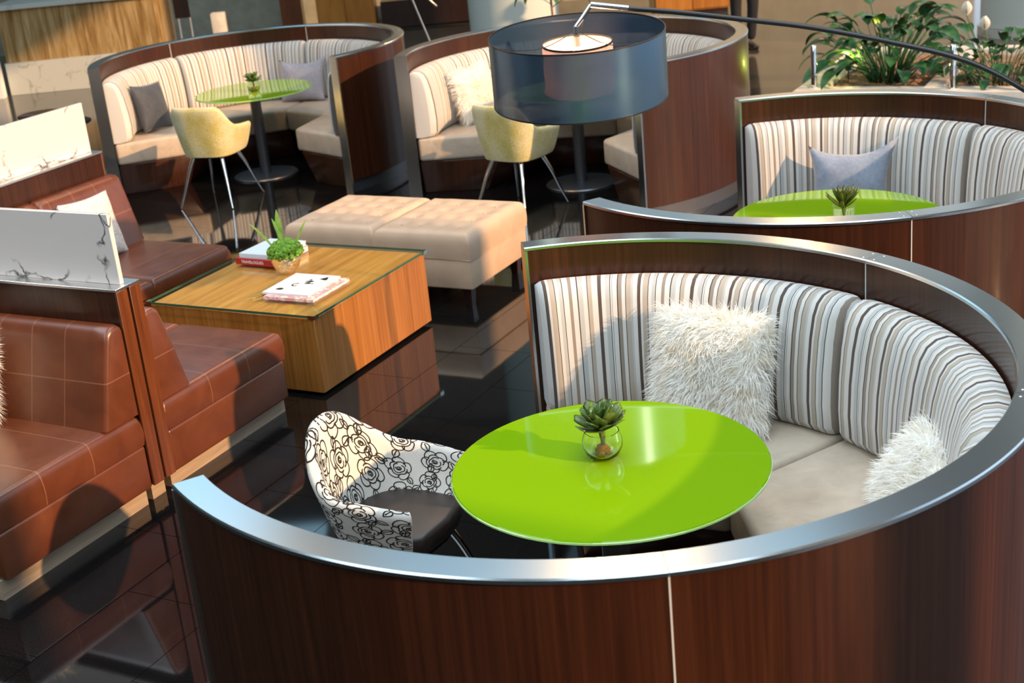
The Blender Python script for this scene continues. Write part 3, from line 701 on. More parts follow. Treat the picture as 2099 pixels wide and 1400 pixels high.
# ------------------------------------------------------------------ ottomans
def ottoman(label, u0, u1, v0, v1):
    o = ((u0+u1)/2, (v0+v1)/2); e = gthing('ottoman', label, 'ottoman', *o, group='tan leather ottomans')
    hw, hv = (u1-u0)/2, (v1-v0)/2
    dm = [(-hw+2*hw*(i+.5)/4*1.0, -hv+2*hv*(j+.5)/4) for i in range(4) for j in range(4)]
    dm = [(x*0.82, y*0.82) for x, y in dm]
    c = obj('seat_cushion', softbox(-hw, hw, -hv, hv, 0.302, 0.462, 0.050, 30, 0.010, dm, 0.042, 0.016, 0.003, 0.003), M['tan'], e, True, 60)
    for x, y in dm: b = obj('button', lathe([(0, 0.006), (0.007, 0.004), (0.009, 0.0), (0.006, -0.004)], 10), M['tan'], c); b.location = (x, y, 0.462-0.009)
    box('base', -hw+0.006, hw-0.006, -hv+0.006, hv-0.006, 0.115, 0.301, M['tan'], e, 0.010, 3)
    bm = bmesh.new(); z = 0.3015; k = 0.003
    obj('piping', tube([(-hw+k, -hv+k, z), (hw-k, -hv+k, z), (hw-k, hv-k, z), (-hw+k, hv-k, z), (-hw+k, -hv+k, z)], 0.005, 8), M['tan'], e)
    for sx_ in (-1, 1):
        for sy in (-1, 1):
            x, y = sx_*(hw-0.07), sy*(hv-0.07); bm = prism([(x-.03, y-.03), (x+.03, y-.03), (x+.03, y+.03), (x-.03, y+.03)], 0.0, 0.1145, 0, 1, [(x-.022, y-.022), (x+.022, y-.022), (x+.022, y+.022), (x-.022, y+.022)])
            obj('leg', bm, M['darkwood'], e)
    return e
ottoman('tan leather tufted ottoman touching the coffee table side nearest the leather bench', -1.205, -0.548, 1.42, 2.15)
ottoman('tan leather tufted ottoman with its sunlit side toward the booths', -0.540, 0.125, 1.40, 2.15)

# ------------------------------------------------------------------ coffee table and what lies on it
ct = gthing('coffee_table', 'low square orange-brown wood coffee table with glass top', 'table', -0.545, 0.565)
w2, d2 = 0.5454, 0.565
box('foot', -w2+0.06, w2-0.06, -d2+0.06, d2-0.06, 0.0, 0.02, M['black'], ct)
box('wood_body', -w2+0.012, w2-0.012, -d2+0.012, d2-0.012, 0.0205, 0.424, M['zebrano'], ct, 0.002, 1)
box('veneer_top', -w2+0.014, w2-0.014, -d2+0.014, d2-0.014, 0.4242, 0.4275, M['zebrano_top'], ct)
# thin glass: tinted clear with fresnel reflection
t = NT('table_glass'); tr = t.n('ShaderNodeBsdfTransparent', Color=(0.965, 0.99, 0.955)); gl = t.n('ShaderNodeBsdfGlossy', Roughness=0.01); fr_ = t.n('ShaderNodeFresnel', IOR=1.5)
ge_ = t.n('ShaderNodeNewGeometry'); ff_ = t.math('MULTIPLY', fr_.outputs[0], t.math('SUBTRACT', 1.0, ge_.outputs['Backfacing']))
mx = t.n('ShaderNodeMixShader', i0=ff_, i1=tr.outputs[0], i2=gl.outputs[0]); t.t.links.new(mx.outputs[0], t.out.inputs[0]); M['tableglass'] = t.m
gt = box('glass_top', -w2, w2, -d2, d2, 0.4332, 0.4455, M['tableglass'], ct)
M['glassedge'] = plain('glass_edge_green', (0.03, 0.10, 0.06), 0.08)
for nm, a in (('glass_edge', (-w2-0.0015, w2+0.0015, -d2-0.0015, -d2-0.0002)), ('glass_edge', (-w2-0.0015, w2+0.0015, d2+0.0002, d2+0.0015)), ('glass_edge', (w2+0.0002, w2+0.0015, -d2, d2)), ('glass_edge', (-w2-0.0015, -w2-0.0002, -d2, d2))):
    box(nm, *a, 0.4335, 0.4452, M['glassedge'], gt)
for sx_ in (-1, 1):
    for sy in (-1, 1):
        x, y = sx_*w2, sy*d2
        bm = bmesh.new(); addbox(bm, min(x-sx_*.035, x+sx_*.004), max(x-sx_*.035, x+sx_*.004), min(y+sy*.0017, y+sy*.004), max(y+sy*.0017, y+sy*.004), 0.4255, 0.4470)
        addbox(bm, min(x+sx_*.0017, x+sx_*.004), max(x+sx_*.0017, x+sx_*.004), min(y-sy*.035, y+sy*.004), max(y-sy*.035, y+sy*.004), 0.4255, 0.4470)
        obj('corner_clip', bm, M['chrome'], ct, False)
ZT = 0.4462
def book(name, label, u, v, z, wu, wv, th, rot, cover, cat='book'):
    e = thing(name, label, cat, G(u, v, z), GA+rad(rot))
    box('pages', -wu/2+0.003, wu/2-0.004, -wv/2+0.003, wv/2-0.004, 0.0022, th-0.0022, M['paper'], e)
    bm = bmesh.new(); addbox(bm, -wu/2, wu/2, -wv/2, wv/2, 0, 0.002); addbox(bm, -wu/2, wu/2, -wv/2, wv/2, th-0.002, th); addbox(bm, -wu/2, wu/2, -wv/2, -wv/2+0.0025, 0.002, th-0.002)
    obj('cover', bm, cover, e, False); return e
M['paper'] = plain('paper', (0.80, 0.78, 0.72), 0.8)
M['red'] = plain('red_cover', (0.38, 0.018, 0.016), 0.35); M['sky'] = plain('pale_blue_cover', (0.62, 0.74, 0.82), 0.35); M['peach'] = plain('peach_cover', (0.66, 0.40, 0.24), 0.45)
M['whitecover'] = plain('white_cover', (0.68, 0.69, 0.71), 0.3); M['pinkcover'] = plain('pink_cover', (0.62, 0.34, 0.33), 0.35)
rb = book('hardcover_book', 'red hardcover book with white spine lettering on the coffee table', -0.857, 0.83, ZT, 0.285, 0.32, 0.036, -2, M['red'])
me = text_mesh('TRAVELOGUES', 0.024); me.materials.append(M['white']); o = link('spine_lettering', me, rb); o.location = (-0.02, -0.1604, 0.018); o.rotation_euler = (rad(90), 0, 0)
book('hardcover_book', 'pale blue book lying on top of the red book', -0.850, 0.835, ZT+0.0362, 0.262, 0.295, 0.026, -1, M['sky'])
# magazines: lower patterned pink one, upper white one with black marks
t = NT('collage_cover'); vq = t.n('ShaderNodeTexVoronoi', Vector=t.ob(), Scale=70.0); hs = t.n('ShaderNodeSeparateColor', Color=vq.outputs['Color'])
t.p(Base_Color=t.ramp(hs.outputs[0], [(0.0,(0.52,0.26,0.34)),(0.3,(0.66,0.52,0.48)),(0.5,(0.55,0.27,0.18)),(0.7,(0.68,0.64,0.58)),(0.9,(0.45,0.38,0.42))], 'CONSTANT'), Roughness=0.35); M['collage'] = t.m
book('magazine', 'glossy magazine with pink collage cover under the white magazine', -0.285, 0.355, ZT, 0.315, 0.36, 0.016, 1, M['collage'], 'magazine')
mg = book('magazine', 'white magazine with scattered black marks on top of the collage magazine', -0.325, 0.368, ZT+0.0162, 0.29, 0.32, 0.011, 1, M['whitecover'], 'magazine')
def blot(cx, cy, pts, k=0.0017):
    bm = bmesh.new(); bm.faces.new([bm.verts.new((cx+x*k, cy+y*k, 0.0114)) for x, y in pts]); bm.normal_update()
    if bm.faces[:][0].normal.z < 0: bmesh.ops.reverse_faces(bm, faces=bm.faces[:])
    obj('printed_mark', bm, M['black'], mg, False)
blot(-0.075, -0.095, [(-14,-8),(8,-10),(14,2),(2,10),(-10,6)])
ring = [(22*math.cos(rad(60+k*30)), 26*math.sin(rad(60+k*30))) for k in range(10)]
blot(-0.028, -0.018, ring + [(x*0.58, y*0.58) for x, y in ring[::-1]] , 0.001)
blot(0.030, 0.030, [(-20,8),(-6,18),(8,14),(10,8),(0,-2),(14,-10),(18,-4),(22,-12),(-10,-16),(-12,-8),(-4,6),(-16,2)])
blot(0.078, 0.100, [(-14,-6),(10,-14),(16,-10),(8,14),(2,16)]); blot(0.012, 0.072, [(-5,-4),(5,-4),(4,5),(-4,4)])
M['gold'] = plain('gold_metal', (0.75, 0.55, 0.20), 0.25, 1.0)
o = obj('gold_pen', tube([(-0.07, 0, 0.0045), (0.06, 0, 0.0045), (0.072, 0, 0.0045)], [0.0045, 0.0045, 0.001], 8), M['gold']); tag(o, 'slim gold pen beside the magazines on the coffee table', 'pen'); o.location = G(-0.47, 0.22, ZT); o.rotation_euler = (0, 0, GA+rad(62))
# silver pot with moss and spikes
pt = thing('potted_plant', 'silver hammered pot of bright moss with lime spikes on the coffee table', 'plant', G(-0.605, 0.625, ZT))
t = NT('hammered_silver'); vq = t.n('ShaderNodeTexVoronoi', Vector=t.ob(), Scale=60.0); t.p(Base_Color=(0.80,0.76,0.72), Metallic=1.0, Roughness=0.18).bump(vq.outputs[0], 0.5, 0.006); M['silver'] = t.m
pot = obj('pot', lathe([(0, 0), (0.050, 0), (0.066, 0.02), (0.082, 0.06), (0.087, 0.092), (0.085, 0.110), (0.079, 0.112), (0.080, 0.09), (0.060, 0.07), (0, 0.07)], 40), M['silver'], pt)
def blobby(n, R, cx, cy, cz, seed, q):
    bm = bmesh.new(); r_ = random.Random(seed)
    for i in range(n):
        a = r_.random()*6.283; zz = r_.random()**0.6; rr_ = R*math.sqrt(max(0, 1-zz*zz))*(0.75+0.3*r_.random()); c = Vector((cx+rr_*math.cos(a), cy+rr_*math.sin(a), cz+R*0.85*zz))
        k = bmesh.ops.create_icosphere(bm, subdivisions=1, radius=q*(0.7+0.6*r_.random())); bmesh.ops.translate(bm, vec=c, verts=k['verts'])
    return bm
o = obj('moss', blobby(520, 0.100, 0.004, 0, 0.090, 3, 0.013), M['moss'], pt, True, 180); o['kind'] = 'stuff'
def spike_bm(L, wd, bend, n=6):
    bm = bmesh.new(); rows = []
    for i in range(n+1):
        s = i/n; p = Vector((bend*s*s*L, 0, L*s)); k = wd*(0.55+0.9*s-1.45*s**3)*0.5 + 0.0006
        rows.append([bm.verts.new(p+Vector((0, -k, 0))), bm.verts.new(p+Vector((-k*0.45, 0, 0))), bm.verts.new(p+Vector((0, k, 0))), bm.verts.new(p+Vector((k*0.15, 0, 0)))])
    for A, B in zip(rows, rows[1:]):
        for j in range(4): bm.faces.new([A[j], A[(j+1) % 4], B[(j+1) % 4], B[j]])
    bm.faces.new(rows[0]); bm.faces.new(rows[-1][::-1]); bmesh.ops.recalc_face_normals(bm, faces=bm.faces[:]); return bm
for i, (x, y, az, tl, L) in enumerate([(-0.055, 0.01, 172, 32, 0.15), (-0.012, 0.015, 100, 4, 0.17), (0.0, 0.0, 150, 14, 0.14), (0.055, 0.0, 20, 24, 0.13)]):
    o = obj('spike_leaf', spike_bm(L, 0.036, 0.12), M['spike'], pt, True, 60); o.location = (x*1.25, y, 0.15); o.rotation_euler = (0, rad(tl), rad(az)); o.scale = (1.15, 1.15, 1.15)

# ------------------------------------------------------------------ succulents in glass bowls
def succ_leaf(L, wd, th, curl):
    bm = bmesh.new(); rows = []; n = 7
    for i in range(n+1):
        s = i/n; k = wd*0.5*(0.42+1.25*s-0.65*s*s)*(1 if s < 0.8 else math.sqrt(max(0.02, 1-((s-0.8)/0.2)**2))); tt = th*(0.6+0.6*s)*(1-s**4)
        p = Vector((curl*L*math.sin(s*1.7), 0, L*s))
        rows.append([bm.verts.new(p+Vector(q)) for q in ((0.25*tt, -k, 0), (-tt*.5, -k*.5, 0), (-tt*0.7, 0, 0), (-tt*.5, k*.5, 0), (0.25*tt, k, 0), (tt*.3, 0, 0))])
    for A, B in zip(rows, rows[1:]):
        for j in range(6): bm.faces.new([A[j], A[(j+1) % 6], B[(j+1) % 6], B[j]])
    bm.faces.new(rows[0]); bm.faces.new(rows[-1][::-1]); bmesh.ops.recalc_face_normals(bm, faces=bm.faces[:]); return bm
def succulent(label, loc, mat, leaves, bowl='round', seed=0, L=0.085, wd=0.036, spread=1.0):
    e = thing('succulent_bowl', label, 'plant', loc); r_ = random.Random(seed)
    if bowl == 'round': pr = [(0, 0.001), (0.030, 0.0), (0.046, 0.012), (0.0565, 0.036), (0.057, 0.056), (0.049, 0.082), (0.0465, 0.082), (0.054, 0.056), (0.053, 0.037), (0.043, 0.016), (0.028, 0.007), (0, 0.007)]
    else: pr = [(0, 0.001), (0.040, 0.0), (0.043, 0.004), (0.052, 0.095), (0.0495, 0.095), (0.041, 0.010), (0, 0.010)]
    obj('glass_bowl', lathe(pr, 40), M['glass'], e, True, 60)
    obj('root_ball', blobby(26, 0.020, 0, 0, 0.012, seed+2, 0.010), M['soil'], e, True, 180)
    obj('stem', tube([(0, 0, 0.012), (0.002, 0, 0.05), (0, 0.002, 0.092)], [0.005, 0.007, 0.012], 8), M['stem'], e)
    ms = [succ_leaf(L, wd, 0.009, c) for c in (0.12, 0.2, -0.05)]; mesh = []
    for b in ms:
        b.normal_update(); boxuv(b); me = bpy.data.meshes.new('leaf'); b.to_mesh(me); b.free(); me.materials.append(mat); me.polygons.foreach_set('use_smooth', [True]*len(me.polygons)); mesh.append(me)
    for i in range(leaves):
        q = i/leaves; tl = (12+62*q**0.8)*spread; o = link('leaf', mesh[i % 3], e); o.location = (0, 0, 0.080+0.012*(1-q)); o.rotation_euler = (0, rad(tl+r_.uniform(-6, 6)), i*2.39996); s = 0.75+0.35*math.sin(q*2.6)+r_.uniform(-.06, .06); o.scale = (s, s, s)
    return e
ZG = 0.740
succulent('dark green succulent in round glass bowl on table beside the rose-print chair', (0.255, 3.985, ZG), M['succulent'], 26, 'round', 1, 0.085, 0.042, 0.82).scale = (1.13, 1.13, 1.13)
succulent('bronze-tipped succulent in glass tumbler on table before the blue-grey pillow', (1.622, 6.265, ZG), M['succulent_red'], 34, 'tumbler', 2, 0.105, 0.018, 0.62)
succulent('small dark succulent in glass bowl on table by the lavender pillow', (-1.985, 11.86, ZG), M['succulent'], 24, 'round', 3)

# ------------------------------------------------------------------ arc lamp with drum shade
LX, LY = 0.424, 6.30
lamp = thing('arc_lamp', 'arc floor lamp with dark sheer drum shade on a long black arm', 'lamp', (2.98, 4.90, 0))
def rel(p): return (p[0]-2.98, p[1]-4.90, p[2])
t = NT('sheer_graphite'); t.p(Base_Color=(0.115, 0.215, 0.33), Metallic=0.85, Roughness=0.30)
tr = t.n('ShaderNodeBsdfTransparent', Color=(0.8, 0.85, 0.95)); mx = t.n('ShaderNodeMixShader', i0=0.24, i1=t.b.outputs[0], i2=tr.outputs[0]); t.t.links.new(mx.outputs[0], t.out.inputs[0]); M['sheer'] = t.m
t = NT('pink_parchment'); df_ = t.n('ShaderNodeBsdfDiffuse', Color=(0.72, 0.58, 0.55)); tl_ = t.n('ShaderNodeBsdfTranslucent', Color=(0.85, 0.66, 0.58)); mx = t.n('ShaderNodeMixShader', i0=0.45, i1=df_.outputs[0], i2=tl_.outputs[0]); t.t.links.new(mx.outputs[0], t.out.inputs[0]); M['parchment'] = t.m
RS = 0.400; ZC = 1.602; Z0, Z1 = -0.152, 0.152; TILT = (rad(5.0), 0, 0)
def hung(o): o.location = rel((LX, LY, ZC)); o.rotation_euler = TILT; return o
sh = hung(obj('drum_shade', lathe([(RS, Z0), (RS, Z1), (RS-0.0025, Z1), (RS-0.0025, Z0)], 96, True), M['sheer'], lamp))
for z in (Z0, Z1): obj('rim_ring', lathe([(RS+0.0015, z-0.003), (RS+0.0015, z+0.003), (RS-0.004, z+0.003), (RS-0.004, z-0.003)], 96, True), M['black'], sh)
ish = hung(obj('inner_shade', lathe([(0.160, Z0+0.03), (0.160, Z1-0.045), (0.1575, Z1-0.045), (0.1575, Z0+0.03)], 64, True), M['parchment'], lamp))
obj('rim_ring', lathe([(0.1615, Z1-0.050), (0.1615, Z1-0.042), (0.156, Z1-0.042), (0.156, Z1-0.050)], 64, True), M['black'], ish)
obj('diffuser', lathe([(0, Z0+0.034), (0.1570, Z0+0.034), (0.1570, Z0+0.037), (0, Z0+0.037)], 48), M['parchment'], ish)
for a in (80, 200, 320):
    c_, s_ = math.cos(rad(a)), math.sin(rad(a))
    hung(obj('wire', tube(smoothpath([(0.02*c_, 0.02*s_, Z1+0.002), (0.16*c_, 0.16*s_, Z1-0.040), (0.30*c_, 0.30*s_, Z1-0.03), ((RS-.004)*c_, (RS-.004)*s_, Z1-0.002)], 4), 0.0022, 6), M['black'], lamp))
t = NT('warm_bulb'); em = t.n('ShaderNodeEmission', Color=(1.0, 0.72, 0.42), Strength=11.0); t.t.links.new(em.outputs[0], t.out.inputs[0]); M['bulb'] = t.m
hung(obj('bulb', lathe([(0, Z0+0.14), (0.026, Z0+0.15), (0.036, Z0+0.185), (0.026, Z0+0.22), (0.014, Z0+0.24), (0, Z0+0.24)], 16), M['bulb'], lamp))
hung(obj('socket', tube([(0, 0, Z0+0.242), (0, 0, Z1+0.03)], 0.014, 12), M['chrome'], lamp))
Z0 += ZC; Z1 += ZC
obj('swivel_joint', tube([rel(p) for p in smoothpath([(LX, LY-0.015, Z1+0.026), (LX+0.03, LY-0.01, Z1+0.06), (LX+0.075, LY-.005, Z1+0.115)], 4)], 0.010, 10), M['chrome'], lamp)
rod = [(0.662, 6.25, 1.842), (0.86, 6.19, 1.815), (1.13, 6.05, 1.775), (1.39, 5.90, 1.735), (1.67, 5.70, 1.675), (1.93, 5.50, 1.60), (2.14, 5.35, 1.47), (2.42, 5.20, 1.24), (2.72, 5.04, 0.86), (2.90, 4.945, 0.45), (2.98, 4.90, 0.05)]
ROD = rod
obj('arm_sleeve', tube([rel(p) for p in [(LX+0.075, LY-.005, Z1+0.115), (0.662, 6.25, 1.842)]], 0.0145, 12), M['chrome'], lamp)
obj('arm', tube([rel(p) for p in smoothpath(rod, 6)], 0.0115, 10), M['black'], lamp)
obj('base', lathe([(0, 0), (0.19, 0), (0.195, 0.006), (0.19, 0.03), (0.18, 0.036), (0.02, 0.05), (0, 0.05)], 48), M['black'], lamp)
ld = bpy.data.lights.new('bulb_light', 'POINT'); ld.energy = 16; ld.color = (1.0, 0.66, 0.36); ld.shadow_soft_size = 0.034
lo = bpy.data.objects.new('bulb_light', ld); COL.objects.link(lo); lo.location = (LX, LY, Z0+0.075)

# ------------------------------------------------------------------ planter with peace lilies behind the booth
PC = (2.50, 11.28)
def PL(u, v, z=0.0): return (PC[0]+u*cU-v*sU, PC[1]+u*sU+v*cU, z)
pl = thing('stone_planter', 'low pale limestone planter filled with bark mulch behind the booth', 'planter', PL(0, 0), GA)
LU, LV, LW, LH = 3.4, 2.1, 0.22, 0.40
box('ledge', 0, LU, 0, LW, 0, LH, M['ledge'], pl, 0.008, 2); box('ledge', 0, LU, LV-LW, LV, 0, LH, M['ledge'], pl, 0.008, 2)
box('ledge', 0, LW, LW+.0005, LV-LW-.0005, 0, LH, M['ledge'], pl, 0.008, 2); box('ledge', LU-LW, LU, LW+.0005, LV-LW-.0005, 0, LH, M['ledge'], pl, 0.008, 2)
box('ledge', 1.02, 1.16, LW+.0005, LV-LW-.0005, 0, LH, M['ledge'], pl, 0.008, 2)
bm = bmesh.new(); r_ = random.Random(3)
for (a0, a1) in ((LW, 1.02), (1.16, LU-LW)):
    n1, n2 = 26, 40
    Gd = [[bm.verts.new((a0+(a1-a0)*i/n1, LW+(LV-2*LW)*j/n2, 0.34+0.035*r_.random())) for j in range(n2+1)] for i in range(n1+1)]
    for i in range(n1):
        for j in range(n2): bm.faces.new([Gd[i][j], Gd[i+1][j], Gd[i+1][j+1], Gd[i][j+1]])
o = obj('bark_mulch', bm, M['bark'], pl, False); o['kind'] = 'stuff'
def blade(L, wd, stalk, bend, droop, n=9):
    """leaf with its stalk: stalk rises and leans along +x, blade arches over"""
    bm = bmesh.new(); P = []
    for i in range(6):
        s = i/5; P.append(Vector((bend*stalk*s*s, 0, stalk*s)))
    bm = tube(P, [0.007-0.003*i/5 for i in range(6)], 6)
    d = (P[-1]-P[-2]).normalized(); p = P[-1].copy(); rows = []
    for i in range(n+1):
        s = i/n; k = wd*0.5*math.sin(math.pi*min(1, (s**0.75)))**0.8*(1.0 if s < .5 else 1-0.12*(s-.5)) + 0.0008
        side = Vector((0, 1, 0)); nm = d.cross(side)
        rows.append([bm.verts.new(p - side*k + nm*(-0.22*k)*-1), bm.verts.new(p - side*k*.5 + nm*0.04*k), bm.verts.new(p), bm.verts.new(p + side*k*.5 + nm*0.04*k), bm.verts.new(p + side*k + nm*0.22*k)])
        p = p + d*(L/n); d = (d + Vector((0.10, 0, -droop/n*2.2))).normalized()
    for A, B in zip(rows, rows[1:]):
        for j in range(4): bm.faces.new([A[j], A[j+1], B[j+1], B[j]])
    return bm
def meshes(bms, mat, nm='leaf'):
    out = []
    for b in bms:
        b.normal_update(); boxuv(b); me = bpy.data.meshes.new(nm); b.to_mesh(me); b.free(); me.materials.append(mat); me.polygons.foreach_set('use_smooth', [True]*len(me.polygons)); out.append(me)
    return out
LEAF = meshes([blade(0.26, 0.13, 0.34, 0.40, 0.75), blade(0.25, 0.12, 0.42, 0.28, 0.9), blade(0.28, 0.135, 0.26, 0.65, 0.6), blade(0.24, 0.11, 0.50, 0.18, 0.7)], M['leaf'])
def spathe_bm():
    bm = bmesh.new(); rows = []
    for i in range(7):
        s = i/6; k = 0.042*math.sin(math.pi*min(0.97, 0.06+s*0.94))**0.7; z = 0.115*s; x0 = 0.012+0.03*math.sin(s*2.5)
        rows.append([bm.verts.new((x0*math.cos(a)*1.0 - k*0.5*math.cos(a*0.9), k*math.sin(a), z)) for a in (-1.5, -0.8, 0, 0.8, 1.5)])
    for A, B in zip(rows, rows[1:]):
        for j in range(4): bm.faces.new([A[j], A[j+1], B[j+1], B[j]])
    return bm
SPATHE = meshes([spathe_bm()], M['spathe'], 'spathe')[0]
def lily(label, loc, leaves, seed, spread, scale, flowers):
    e = thing('peace_lily', label, 'plant', loc, 0, 'peace lilies in the planter'); r_ = random.Random(seed)
    for i in range(leaves):
        q = i/leaves; o = link('leaf', LEAF[i % 4], e); a = i*2.39996+r_.uniform(-.3, .3); rr = spread*math.sqrt(r_.random())
        o.location = (rr*math.cos(a), rr*math.sin(a), 0); o.rotation_euler = (r_.uniform(-.25, .25), r_.uniform(-.1, .45)+0.25*q, a); s = scale*r_.uniform(0.75, 1.2); o.scale = (s, s, s)
    for (x, y, z, az) in flowers:
        st = obj('flower_stalk', tube(smoothpath([(x*0.3, y*0.3, 0.05), (x*0.7, y*0.7, z*0.6), (x, y, z)], 4), 0.0045, 6), M['stem'], e)
        o = link('spathe', SPATHE, st); o.location = (x, y, z); o.rotation_euler = (0, 0.15, rad(az))
        k = obj('spadix', lathe([(0, 0.0), (0.006, 0.005), (0.007, 0.05), (0, 0.06)], 8), M['gold'], o); k.location = (0.012, 0, 0.015)
    return e
lily('leafy peace lily without flowers in the planter, lit from below', PL(0.64, 0.66, 0.36), 84, 21, 0.16, 1.10, [])
lily('leafy peace lily with white flowers in the planter beside the white column', PL(1.56, 0.60, 0.36), 90, 33, 0.30, 0.72, [(-0.30, 0.0, 0.56, 250), (-0.15, 0.0, 0.43, 240), (-0.40, -0.02, 0.19, 265)])
# uplight among the leaves and steel posts on the ledge
ul = thing('planter_uplight', 'small black spike uplight glowing among the lily leaves', 'lamp', PL(0.34, 0.50, 0.378))
obj('spike', tube([(0, 0, 0), (0, 0, 0.10)], 0.006, 8), M['black'], ul)
hd = obj('lamp_head', lathe([(0, 0.10), (0.024, 0.10), (0.028, 0.17), (0.026, 0.17), (0.022, 0.115), (0, 0.115)], 16), M['black'], ul)
t = NT('lime_bulb'); em = t.n('ShaderNodeEmission', Color=(0.80, 1.0, 0.15), Strength=12.0); t.t.links.new(em.outputs[0], t.out.inputs[0]); M['limebulb'] = t.m
obj('lens', lathe([(0, 0.150), (0.022, 0.150), (0.022, 0.154), (0, 0.156)], 16), M['limebulb'], hd)
ld = bpy.data.lights.new('uplight_glow', 'POINT'); ld.energy = 5.0; ld.color = (0.85, 1.0, 0.12); ld.shadow_soft_size = 0.02
lo = bpy.data.objects.new('uplight_glow', ld); COL.objects.link(lo); lo.location = PL(0.34, 0.50, 0.56)
def post(label, u, v, h):
    e = thing('steel_post', label, 'post', PL(u, v, LH), GA, 'rail posts on the planter ledge')
    obj('tube', lathe([(0, 0.012), (0.024, 0.012), (0.024, h-0.006), (0.020, h), (0, h)], 20), M['chrome'], e); obj('flange', lathe([(0, 0), (0.040, 0), (0.040, 0.010), (0.026, 0.012), (0, 0.012)], 20), M['chrome'], e)
    return e
post('short steel rail post on the planter ledge beside the unflowered lily', 0.14, 0.16, 0.35)
post('short steel rail post on the planter ledge before the flowering lily', 1.26, 0.10, 0.35)

# ------------------------------------------------------------------ background of the hall
def column(label, x, y, r, mat):
    e = thing('round_column', label, 'column', (x, y, 0))
    obj('shaft', lathe([(0, 0.10), (r, 0.10), (r, 6.99), (0, 6.99)], 48), mat, e); obj('base_ring', lathe([(0, 0), (r+0.03, 0), (r+0.03, 0.095), (0, 0.0995)], 48), M['palemarble'], e); return e
column('pale green-white round column behind the drum lamp', 0.44, 18.3, 0.585, M['plaster'])
column('pale blue-white round column behind the flowering lily', 6.16, 15.4, 0.60, M['plaster'])
rc = thing('reception_counter', 'travertine reception counter with white marble base and top', 'counter', (-5.1, 18.4, 0))
def rb_(nm, x0, x1, y0, y1, z0, z1, m, bev=0.003): return box(nm, x0+5.1, x1+5.1, y0-18.4, y1-18.4, z0, z1, m, rc, bev, 1)
rb_('marble_base', -6.12, -4.09, 17.97, 18.9, 0.0, 0.41, M['palemarble'])
for x0, x1 in ((-6.10, -5.815), (-5.811, -5.05), (-5.046, -4.10)): rb_('travertine_panel', x0, x1, 18.0, 18.05, 0.4105, 1.07, M['travertine'])
rb_('travertine_return', -4.14, -4.085, 18.055, 18.88, 0.4105, 1.07, M['travertine']); rb_('core', -6.10, -4.15, 18.055, 18.88, 0.4105, 1.065, M['darkwood'], 0)
rb_('marble_top', -6.15, -4.05, 17.94, 18.95, 1.0705, 1.13, M['palemarble'])
# white framed window wall at the far side of the counter
wf = struct(box('window_1', -6.38, -6.16, 17.80, 17.93, 0.0, 3.0, M['white'])); wf.name = 'window_1'
box('pane', -9.0, -6.385, 17.85, 17.87, 0.12, 3.0, M['tealglass'], wf); box('sill', -9.0, -6.385, 17.80, 17.92, 0.0, 0.115, M['white'], wf)
sn = thing('sign_stand', 'dark panel sign on a steel frame stand behind the counter', 'sign', (-3.88, 18.6, 0))
for x in (-0.075, 0.075): obj('upright', tube([(x, 0, 0.012), (x, 0, 0.78)], 0.013, 8), M['edge'], sn)
box('foot', -0.16, 0.16, -0.14, 0.14, 0, 0.0115, M['steel_dark'], sn, 0.003, 1); box('panel', -0.11, 0.09, -0.03, -0.014, 0.70, 1.55, M['darkwood'], sn, 0.003, 1)
pn = thing('wood_pillar', 'slim reddish timber pillar standing before the grey stone wall', 'pillar', (-2.77, 21.0, 0)); box('shaft', -0.155, 0.155, -0.15, 0.15, 0.05, 6.99, M['redwood'], pn, 0.004, 1); box('base', -0.18, 0.18, -0.17, 0.17, 0, 0.0495, M['darkwood'], pn)
pn = thing('timber_counter', 'amber timber cabinet beside the reddish pillar', 'cabinet', (-1.95, 20.9, 0)); box('carcass', -0.42, 0.42, -0.3, 0.3, 0.06, 1.05, M['amberwood'], pn, 0.004, 1); box('plinth', -0.40, 0.40, -0.27, 0.27, 0, 0.0595, M['darkwood'], pn); box('door', -0.40, -0.005, -0.318, -0.3005, 0.08, 1.03, M['amberwood'], pn, 0.003, 1); box('door', 0.005, 0.40, -0.318, -0.3005, 0.08, 1.03, M['amberwood'], pn, 0.003, 1)
pn = thing('timber_counter', 'amber timber cabinet behind the standing person', 'cabinet', (2.95, 19.6, 0)); box('carcass', -0.55, 0.50, -0.3, 0.3, 0.06, 1.05, M['amberwood'], pn, 0.004, 1); box('plinth', -0.52, 0.47, -0.27, 0.27, 0, 0.0595, M['darkwood'], pn); box('door', -0.53, -0.03, -0.318, -0.3005, 0.08, 1.03, M['amberwood'], pn, 0.003, 1); box('door', -0.02, 0.48, -0.318, -0.3005, 0.08, 1.03, M['amberwood'], pn, 0.003, 1)
pn = thing('stone_bollard', 'small white stone block at the end of the counter', 'block', (-3.62, 19.6, 0)); box('block', -0.09, 0.09, -0.09, 0.09, 0.02, 0.62, M['ledge'], pn, 0.006, 2); box('foot', -0.10, 0.10, -0.10, 0.10, 0, 0.0195, M['palemarble'], pn)
dk = thing('dark_platform', 'low dark timber platform edge in front of the back wall', 'platform', (-0.95, 21.4, 0)); box('step', -0.5, 1.5, -0.6, 0.6, 0.03, 0.42, M['darkwood'], dk, 0.005, 1); box('kick', -0.45, 1.45, -0.55, 0.55, 0, 0.0295, M['black'], dk)
